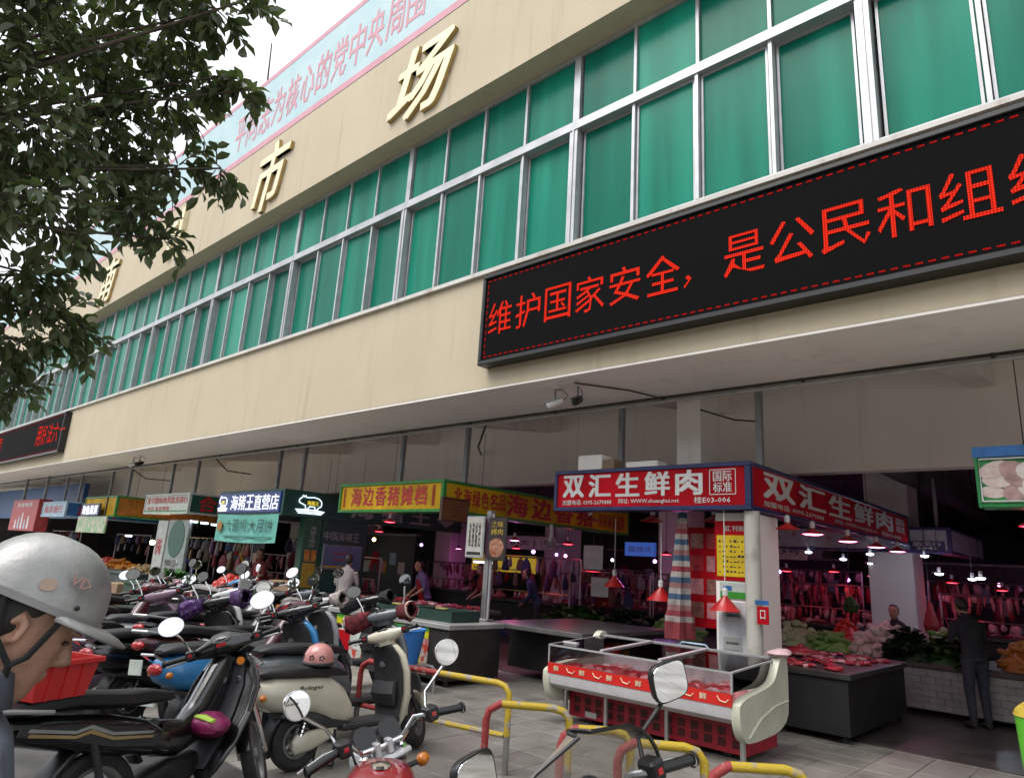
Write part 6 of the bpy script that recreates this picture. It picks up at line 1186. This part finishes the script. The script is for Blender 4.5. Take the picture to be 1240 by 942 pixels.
# the 300 leaves that show largest are objects of their own, the rest is one mass
eye = CAM - base
lv.sort(key=lambda e: ((e[0] - eye).length if e[5] < 22 else 99) / e[3])
cr = MB()
for e in lv[300:]: a, f_ = leaf_verts(*e[:5]); cr.add(a, f_)
me = bpy.data.meshes.new('crown'); me.from_pydata(cr.v, [], cr.f); me.materials.append(M_LEAF); me.update(); put('crown', me, TR, kind='stuff')
q_, f_ = leaf_verts(Vector((0, 0, 0)), UX, UZ, .09, .042); lm = bpy.data.meshes.new('leaf'); lm.from_pydata([tuple(v) for v in q_], [], f_); lm.materials.append(M_LEAF); lm.update()
for e in lv[:300]:
    s_ = e[2].cross(e[1]); M_ = Matrix((e[1], s_, e[2])).transposed().to_4x4(); k = e[3] / .09
    put('leaf', lm, TR, mx=Matrix.Translation(e[0]) @ M_ @ Matrix.Scale(k, 4))

# trees across the road, behind the viewer
for k, (x, y, sc, rz) in enumerate(((-30, -13, 1.4, .4), (-20, -14, 1.5, 1.3), (-9, -13, 1.4, 2.6), (3, -14, 1.5, 3.9), (14, -13, 1.4, 5.2))):
    t2 = TR.copy(); COL.objects.link(t2); t2.location = (x, y, 0); t2.rotation_euler = (0, 0, rz); t2.scale = (sc,) * 3
    t2['label'] = 'tree across the road behind the viewer, %s from the left end' % ordn[k]; t2['group'] = 'trees across the road'
    for ch in TR.children:
        if ch.name.split('.')[0] == 'leaf': continue
        c2_ = ch.copy(); COL.objects.link(c2_); c2_.parent = t2

# ================================================================ PEOPLE
M_SKIN = mat('skin', (.46, .26, .175), .48, var=.2, scale=22, bump=.12, bscale=140, rvar=.12); M_HAIR = mat('black_hair', (.012, .01, .009), .55, var=.3, scale=60)
def head_pieces(mb, M_, hair=True):
    sl = [(0, .03, .085, .028), (.02, -.005, .094, .045), (.045, -.045, .094, .057), (.07, -.07, .092, .064), (.095, -.085, .093, .068), (.12, -.092, .089, .072), (.14, -.096, .088, .074), (.165, -.098, .095, .076), (.19, -.094, .088, .074), (.215, -.078, .068, .06), (.232, -.045, .035, .036), (.238, -.02, .015, .015)]
    rs = []
    for z, xb, xf, w in sl:
        rs.append((M_ @ Vector(((xb + xf) / 2, 0, z)), M_.to_3x3() @ Vector(((xf - xb) / 2, 0, 0)), M_.to_3x3() @ Vector((0, w, 0)), 2.25))
    mb.loft(rs, 28)
    P = lambda *v: M_ @ Vector(v)
    mb.tube([P(.084, 0, .145), P(.1, 0, .122), P(.112, 0, .102), P(.1, 0, .09)], [.008, .011, .015, .008], 8)
    for s in (-1, 1):
        mb.tube([P(.095, s * .006, .093), P(.095, s * .018, .092)], [.009, .008], 6)
        mb.tube([P(-.012, s * .07, .09), P(-.002, s * .08, .1), P(-.004, s * .083, .13), P(-.018, s * .08, .145), P(-.026, s * .078, .12)], [.006, .008, .009, .008, .006], 6)
        mb.tube([P(.09, s * .05, .155), P(.097, s * .02, .158)], [.007, .008], 6)
    mb.tube([P(.083, -.024, .064), P(.095, 0, .067), P(.083, .024, .064)], [.005, .008, .005], 6); mb.tube([P(.083, -.02, .056), P(.094, 0, .056), P(.083, .02, .056)], [.005, .008, .005], 6)
def remeshed(mb, vox, name):
    me = bpy.data.meshes.new(name); me.from_pydata(mb.v, [], mb.f); me.update()
    import bmesh
    bm = bmesh.new(); bm.from_mesh(me); bmesh.ops.recalc_face_normals(bm, faces=bm.faces); bm.to_mesh(me); bm.free()
    o = bpy.data.objects.new(name, me); COL.objects.link(o)
    r_ = o.modifiers.new('r', 'REMESH'); r_.mode = 'VOXEL'; r_.voxel_size = vox; s_ = o.modifiers.new('s', 'SMOOTH'); s_.factor = .5; s_.iterations = 2
    dg = bpy.context.evaluated_depsgraph_get(); out = bpy.data.meshes.new_from_object(o.evaluated_get(dg)); bpy.data.objects.remove(o); bpy.data.meshes.remove(me)
    out.polygons.foreach_set('use_smooth', [True] * len(out.polygons)); out.name = name
    return out
def human(label, x, y, h, lean=0.0, arms=None, sit=0.0, shirt=(.3, .28, .28), trouser=(.03, .03, .04), vox=.016, hairM=None, headpitch=0.0, headyaw=0.0, scale=1.0, cap=None, hood=0.0, z=0.0, apron=None, longsleeve=False):
    mb = MB(); segs = []
    def seg(tag_, pts, rs, n=10):
        mb.tube(pts, rs, n)
        for a, b, ra, rb in zip(pts[:-1], pts[1:], rs[:-1], rs[1:]): segs.append((tag_, np.array(a, float), np.array(b, float), (ra + rb) / 2))
    UB = Matrix.Translation((0, 0, .92)) @ Matrix.Rotation(lean, 4, 'Y') @ Matrix.Translation((0, 0, -.92))
    U = lambda v: tuple(UB @ Vector(v))
    for s in (-1, 1):
        if sit: seg('t', [(0, s * .09, .9), (.38, s * .11, .86), (.4, s * .11, .45), (.36, s * .11, .1)], [.1, .075, .055, .045]); seg('k', [(.34, s * .11, .05), (.5, s * .12, .04)], [.05, .04])
        else: seg('t', [(0, s * .085, .94), (.02, s * .1, .5), (-.02, s * .1, .1)], [.1, .068, .05]); seg('k', [(-.05, s * .1, .05), (.06, s * .11, .05), (.15, s * .12, .035)], [.045, .045, .035])
    rr_ = [(.86, .1, .155), (.95, .105, .16), (1.08, .1, .145), (1.25, .118, .17), (1.38, .11, .19), (1.45, .08, .14), (1.49, .055, .07)]
    mb.loft([(U((0, 0, z_)), UB.to_3x3() @ Vector((a, 0, 0)), Vector((0, b, 0)), 2.3) for z_, a, b in rr_], 18)
    for z0_, z1_ in ((.96, 1.2), (1.2, 1.42)): segs.append(('s', np.array(U((0, -.06, z0_))), np.array(U((0, -.06, z1_))), .13)); segs.append(('s', np.array(U((0, .06, z0_))), np.array(U((0, .06, z1_))), .13))
    segs.append(('t', np.array((0, -.06, .87)), np.array((0, .06, .9)), .12))
    seg('n', [U((0, 0, 1.44)), U((.02, 0, 1.56))], [.055, .055])
    arms = arms or {}
    for s in (-1, 1):
        el, wr = arms.get(s, ((.03, .25, 1.14), (.16, .22, .93)))
        sh_ = U((0, s * .18, 1.4)); el = U((el[0], s * el[1], el[2])); wr = U((wr[0], s * wr[1], wr[2])); mid_ = tuple((np.array(sh_) + np.array(el)) / 2)
        seg('s', [sh_, mid_], [.062, .056]); seg('s', [mid_, el], [.056, .045]); seg('s' if longsleeve else 'n', [el, wr], [.043, .03])
        dv = (Vector(wr) - Vector(el)).normalized(); sv = dv.cross(Vector((0, 0, 1))); sv = sv.normalized() if sv.length > .1 else Vector((0, 1, 0)); pv = Vector(wr)
        seg('n', [tuple(pv), tuple(pv + dv * .05), tuple(pv + dv * .09)], [.028, .032, .03], 8)
        for k, (o_, L_) in enumerate(((-.028, .065), (-.01, .078), (.009, .073), (.027, .056))): seg('n', [tuple(pv + dv * .085 + sv * o_), tuple(pv + dv * (.085 + L_ * .55) + sv * o_ * 1.15), tuple(pv + dv * (.085 + L_) + sv * o_ * 1.1 - Vector((0, 0, .015)))], [.0095, .009, .0075], 6)
        seg('n', [tuple(pv + dv * .03 - sv * .03), tuple(pv + dv * .07 - sv * .055), tuple(pv + dv * .1 - sv * .055)], [.013, .011, .009], 6)
    HM = UB @ Matrix.Translation((.03, 0, 1.52)) @ Matrix.Rotation(headyaw, 4, 'Z') @ Matrix.Rotation(headpitch - lean * .6, 4, 'Y')
    head_pieces(mb, HM)
    segs.append(('n', np.array(HM @ Vector((.03, 0, .05))), np.array(HM @ Vector((.03, 0, .15))), .085))
    if vox > .01:
        mb.loft([(HM @ Vector((xc, 0, z_)), HM.to_3x3() @ Vector((a, 0, 0)), Vector((0, b, 0)), 2.2) for xc, z_, a, b in ((-.05, .07, .05, .07), (-.035, .13, .072, .083), (-.015, .18, .088, .084), (-.01, .225, .07, .062), (-.01, .248, .03, .03))], 16)
        segs.append(('h', np.array(HM @ Vector((-.05, 0, .1))), np.array(HM @ Vector((-.01, 0, .215))), .085))
    me = remeshed(mb, vox, 'person')
    nm = 'person_'
    mats = dict(s=mat('cloth_%s' % str(shirt), shirt, .85, var=.15, scale=12, bump=.3, bscale=25), t=mat('cloth_%s' % str(trouser), trouser, .85, var=.2, scale=14, bump=.3, bscale=25), n=M_SKIN, k=mat('shoe', (.02, .018, .016), .6), h=hairM or M_HAIR)
    keys = list(mats); 
    for k in keys: me.materials.append(mats[k])
    cen = np.zeros(len(me.polygons) * 3); me.polygons.foreach_get('center', cen); cen = cen.reshape(-1, 3); best = np.full(len(cen), 1e9); idx = np.zeros(len(cen), int)
    for tg, a, b, r_ in segs:
        ab = b - a; t_ = np.clip(((cen - a) @ ab) / max(1e-9, ab @ ab), 0, 1); d_ = np.linalg.norm(cen - a - t_[:, None] * ab, axis=1) - r_
        m_ = d_ < best; best[m_] = d_[m_]; idx[m_] = keys.index(tg)
    me.polygons.foreach_set('material_index', idx.astype(np.int32)); me.update()
    o = put('person', me, None, label=label, cat='person'); o.location = (x, y, z - .45 * 0); o.rotation_euler = (0, 0, h); o.scale = (scale,) * 3
    if apron:
        MB().loft([(U((.118, 0, z_)), Vector((.006, 0, 0)), Vector((0, b, 0)), 4) for z_, b in ((.55, .17), (.9, .17), (1.2, .12), (1.35, .08))], 12).build('apron', apron, o, smooth=True)
    return o, UB, HM
def hinge(a): return a
ARM_F = {1: ((.08, .24, 1.15), (.3, .16, 1.08)), -1: ((.08, .24, 1.15), (.3, .16, 1.08))}
human('man in a pale shirt with his back turned behind the green shop wall', -12.75, 9.0 - .15, 2.2, .12, ARM_F, shirt=(.42, .36, .36), trouser=(.02, .02, .03), z=.0)
human('person in a purple top bending over the pink lit counter', -12.3, 10.75, -1.9, .3, ARM_F, shirt=(.16, .12, .28), trouser=(.02, .02, .03), apron=M_SHADE)
human('person in a dark jacket standing at the right hand vegetables, looking down', -1.98, 11.75, 2.3, .2, {1: ((.08, .24, 1.15), (.25, .1, 1.12)), -1: ((.08, .26, 1.15), (.28, .12, 1.2))}, shirt=(.012, .013, .018), trouser=(.03, .035, .05), headpitch=.3, longsleeve=True, scale=.97)
human('seller in dark clothes seated behind the white radishes', -3.55, 14.35, -1.7, .15, ARM_F, sit=1, shirt=(.02, .022, .03), trouser=(.02, .02, .02), z=-.28, longsleeve=True)
human('person in a red apron behind the teal banner in the green shop', -16.8, 9.1, -1.4, .1, ARM_F, shirt=(.2, .03, .03), apron=mm[0])
human('person in a blue jacket leaning over a stall deep under the yellow sign', -10.6, 12.7, -2.6, .45, ARM_F, shirt=(.03, .06, .14), longsleeve=True)
human('person in a red jacket deep under the yellow sign, right of the post', -9.9, 14.3, -1.3, .2, ARM_F, shirt=(.3, .02, .025), longsleeve=True)
human('person in a purple coat crouching over goods beyond the dark steel counter', -10.6, 14.0, .5, .5, ARM_F, shirt=(.16, .05, .18), longsleeve=True)
human('person in a red top beyond the pink lit counter', -11.5, 11.9, -2.0, .25, ARM_F, shirt=(.32, .03, .03))
human('person in a pale coat between the meat racks', -9.9, 17.6, -1.5, .1, ARM_F, shirt=(.4, .36, .38), apron=mm[0])
human('person in a black coat behind the standing customer', -1.45, 14.6, -1.6, .1, ARM_F, shirt=(.015, .015, .02), longsleeve=True)

# ================================================================ MAN WITH HELMET (foreground left)
HX, HY, HH = -1.662, .262, 1.42      # heading of the face
fm, UBm, HMm = human('man in a grey jacket and silver work helmet with black chin strap, looking down', HX, HY, HH, .1, {1: ((.1, .27, 1.16), (.33, .2, 1.05)), -1: ((.1, .27, 1.16), (.33, .2, 1.05))}, shirt=(.10, .11, .13), trouser=(.02, .022, .03), vox=.0048, headpitch=.47, longsleeve=True, scale=.975)
# hair, helmet, strap, jacket collar are his clothing
def hm(*v): return HMm @ Vector(v)
H3 = HMm.to_3x3()
MB().loft([(hm(xc, 0, z_), H3 @ Vector((a, 0, 0)), H3 @ Vector((0, b, 0)), 2.2) for xc, z_, a, b in ((-.055, .075, .045, .064), (-.04, .11, .066, .077), (-.028, .145, .078, .0795), (-.016, .17, .086, .08), (-.005, .21, .085, .07), (-.01, .235, .05, .045))], 24).build('hair', M_HAIR, fm, smooth=True)
HS = HMm @ Matrix.Translation((-.01, 0, .166)) @ Matrix.Rotation(-.12, 4, 'Y')
s3 = HS.to_3x3(); rings = []
for i in range(11):
    a = i / 10 * math.pi / 2; r_ = math.cos(a) ** .85; rings.append((HS @ Vector((0, 0, .135 * math.sin(a))), s3 @ Vector((.132 * r_ + .001, 0, 0)), s3 @ Vector((0, .108 * r_ + .001, 0)), 2.1))
M_HELM = mat('scuffed_silver_helmet', (.24, .24, .235), .42, .3, col2=(.40, .40, .385), scale=7, coat=.12, rvar=.2, bump=.12, bscale=40, detail=9)
hs = MB().loft(rings, 36, cap=False).build('helmet', M_HELM, fm, smooth=True)
MB().loft([(HS @ Vector((0, 0, -.004)), s3 @ Vector((.136, 0, 0)), s3 @ Vector((0, .112, 0)), 2.1), (HS @ Vector((0, 0, .01)), s3 @ Vector((.137, 0, 0)), s3 @ Vector((0, .113, 0)), 2.1)], 36, cap=False).build('helmet_rim', mat('helmet_rim', (.3, .3, .3), .4, .3), hs, smooth=True)
br = MB(); nb = 16
for i in range(nb + 1):
    a = -1.3 + 2.6 * i / nb
    for k, (q, dz) in enumerate(((.0, .004), (.35, .001), (.7, -.004), (1, -.012))):
        ex = q * .07 * max(0.0, math.cos(a * 1.2)) ** .8
        br.v.append(tuple(HS @ Vector(((.132 + ex) * math.cos(a), (.11 + ex * .75) * math.sin(a), dz))))
for i in range(nb):
    for k in range(3): br.f.append((i * 4 + k, i * 4 + k + 1, i * 4 + k + 5, i * 4 + k + 4)); br.m.append(0)
b_ = br.build('helmet_peak', M_HELM, hs, smooth=True); b_.modifiers.new('t', 'SOLIDIFY').thickness = .006
for s in (-1, 1):
    MB().ball(HS @ Vector((.06, s * .102, .022)), .005, n=8).build('rivet', M_DARK, hs)
    e = hm(.02, s * .082, .06)
    st_ = MB().tube([HS @ Vector((.05, s * .1, .0)), hm(.035, s * .086, .085), e, hm(.045, s * .06, .012), hm(.05, s * .02, -.016)], .0065, 6); st_.tube([HS @ Vector((-.06, s * .092, .0)), hm(-.03, s * .085, .09), e], .0065, 6)
    st_.build('chin_strap', mat('black_webbing', (.01, .01, .011), .8), hs, smooth=True)
    MB().ball(hm(.084, s * .034, .132), .008, .012, .005, 10).build('eye', mat('eye', (.05, .03, .02), .2), fm, smooth=True)
lettering('VD', HS @ Vector((.02, -.106, .055)), s3 @ Vector((1, 0, 0)), s3 @ Vector((0, .25, .97)), .038, .02, mat('worn_red_print', (.40, .2, .17), .6), hs, s3 @ Vector((0, -1, .2)), bold=.01, depth=.003)
MB().loft([(HS @ Vector((-.01 + .02 * k, -.107 + .004 * k, .04 + .012 * k)), s3 @ Vector((.014, 0, .004)), s3 @ Vector((-.003, .002, .011)), 2.5) for k in (0, .12)], 10).build('worn_sticker', mat('worn_orange_sticker', (.42, .3, .24), .6), hs)
# jacket: a loose shell over the torso with a turned up collar
UB3 = UBm.to_3x3(); U = lambda v: UBm @ Vector(v)
M_JKT = mat('blue_grey_jacket', (.10, .115, .15), .9, var=.2, scale=8, bump=.5, bscale=9)
jk = MB().loft([(U((0, 0, z_)), UB3 @ Vector((a, 0, 0)), Vector((0, b, 0)), 2.4) for z_, a, b in ((.84, .15, .21), (1.0, .155, .22), (1.2, .16, .235), (1.36, .15, .245), (1.44, .125, .205), (1.485, .088, .115))], 26)
for s in (-1, 1): jk.tube([U((0, s * .17, 1.4)), U((.05, s * .23, 1.28)), U((.1, s * .27, 1.16)), U((.2, s * .245, 1.1)), U((.31, s * .205, 1.06))], [.108, .1, .082, .07, .058], 14)
jm = remeshed(jk, .011, 'jacket'); jm.materials.append(M_JKT); put('jacket', jm, fm)
cl = MB(); n = 22
for i in range(n + 1):
    a = .55 + (2 * math.pi - 1.1) * i / n
    for z_, rx, ry in ((1.46, .092, .118), (1.5, .085, .098), (1.555, .092, .1), (1.55, .1, .108), (1.49, .115, .13)): cl.v.append(tuple(U((rx * math.cos(a) + .005, ry * math.sin(a), z_ + .015 * (1 - math.cos(a)) * .5))))
for i in range(n):
    for k in range(4): cl.f.append((i * 5 + k, i * 5 + k + 1, i * 5 + k + 6, i * 5 + k + 5)); cl.m.append(0)
c_ = cl.build('collar', M_JKT, fm, smooth=True); c_.modifiers.new('t', 'SOLIDIFY').thickness = .006
# red crate standing on the black motorbike's tail
RC = thing('red_crate', 'bright red plastic crate behind the man on the black motorbike', 'crate', (-4.42, 1.28, .93)); RC.rotation_euler = (0, 0, 1.95); RC.scale = (.72, .72, .72)
M_CRT = mat('red_crate_plastic', (.62, .03, .03), .35, var=.08)
c = MB(); ring = lambda z_, a, b: [(-a, -b, z_), (a, -b, z_), (a, b, z_), (-a, b, z_)]
c.v = ring(0, .2, .14) + ring(.26, .25, .18) + ring(.26, .235, .165) + ring(.012, .19, .13); c.f = [(0, 3, 2, 1)] + [(i, (i + 1) % 4, 4 + (i + 1) % 4, 4 + i) for i in range(4)] + [(4 + i, 4 + (i + 1) % 4, 8 + (i + 1) % 4, 8 + i) for i in range(4)] + [(8 + i, 8 + (i + 1) % 4, 12 + (i + 1) % 4, 12 + i) for i in range(4)] + [(12, 13, 14, 15)]; c.m = [0] * len(c.f)
c.build('tub', M_CRT, RC)
r_ = MB(); r_.bbox(-.275, .275, -.205, -.18, .235, .275, .006); r_.bbox(-.275, .275, .18, .205, .235, .275, .006); r_.bbox(-.275, -.25, -.18, .18, .235, .275, .006); r_.bbox(.25, .275, -.18, .18, .235, .275, .006); r_.build('rim', M_CRT, RC)
for x in (-.12, 0, .12):
    for s in (-1, 1): MB().prism([(-.008, 0), (.008, 0), (.008, .24), (-.008, .24)], (x, s * .142, 0), UX, Vector((0, s * .15, 1)), (0, s * .012, 0)).build('rib', M_CRT, RC)
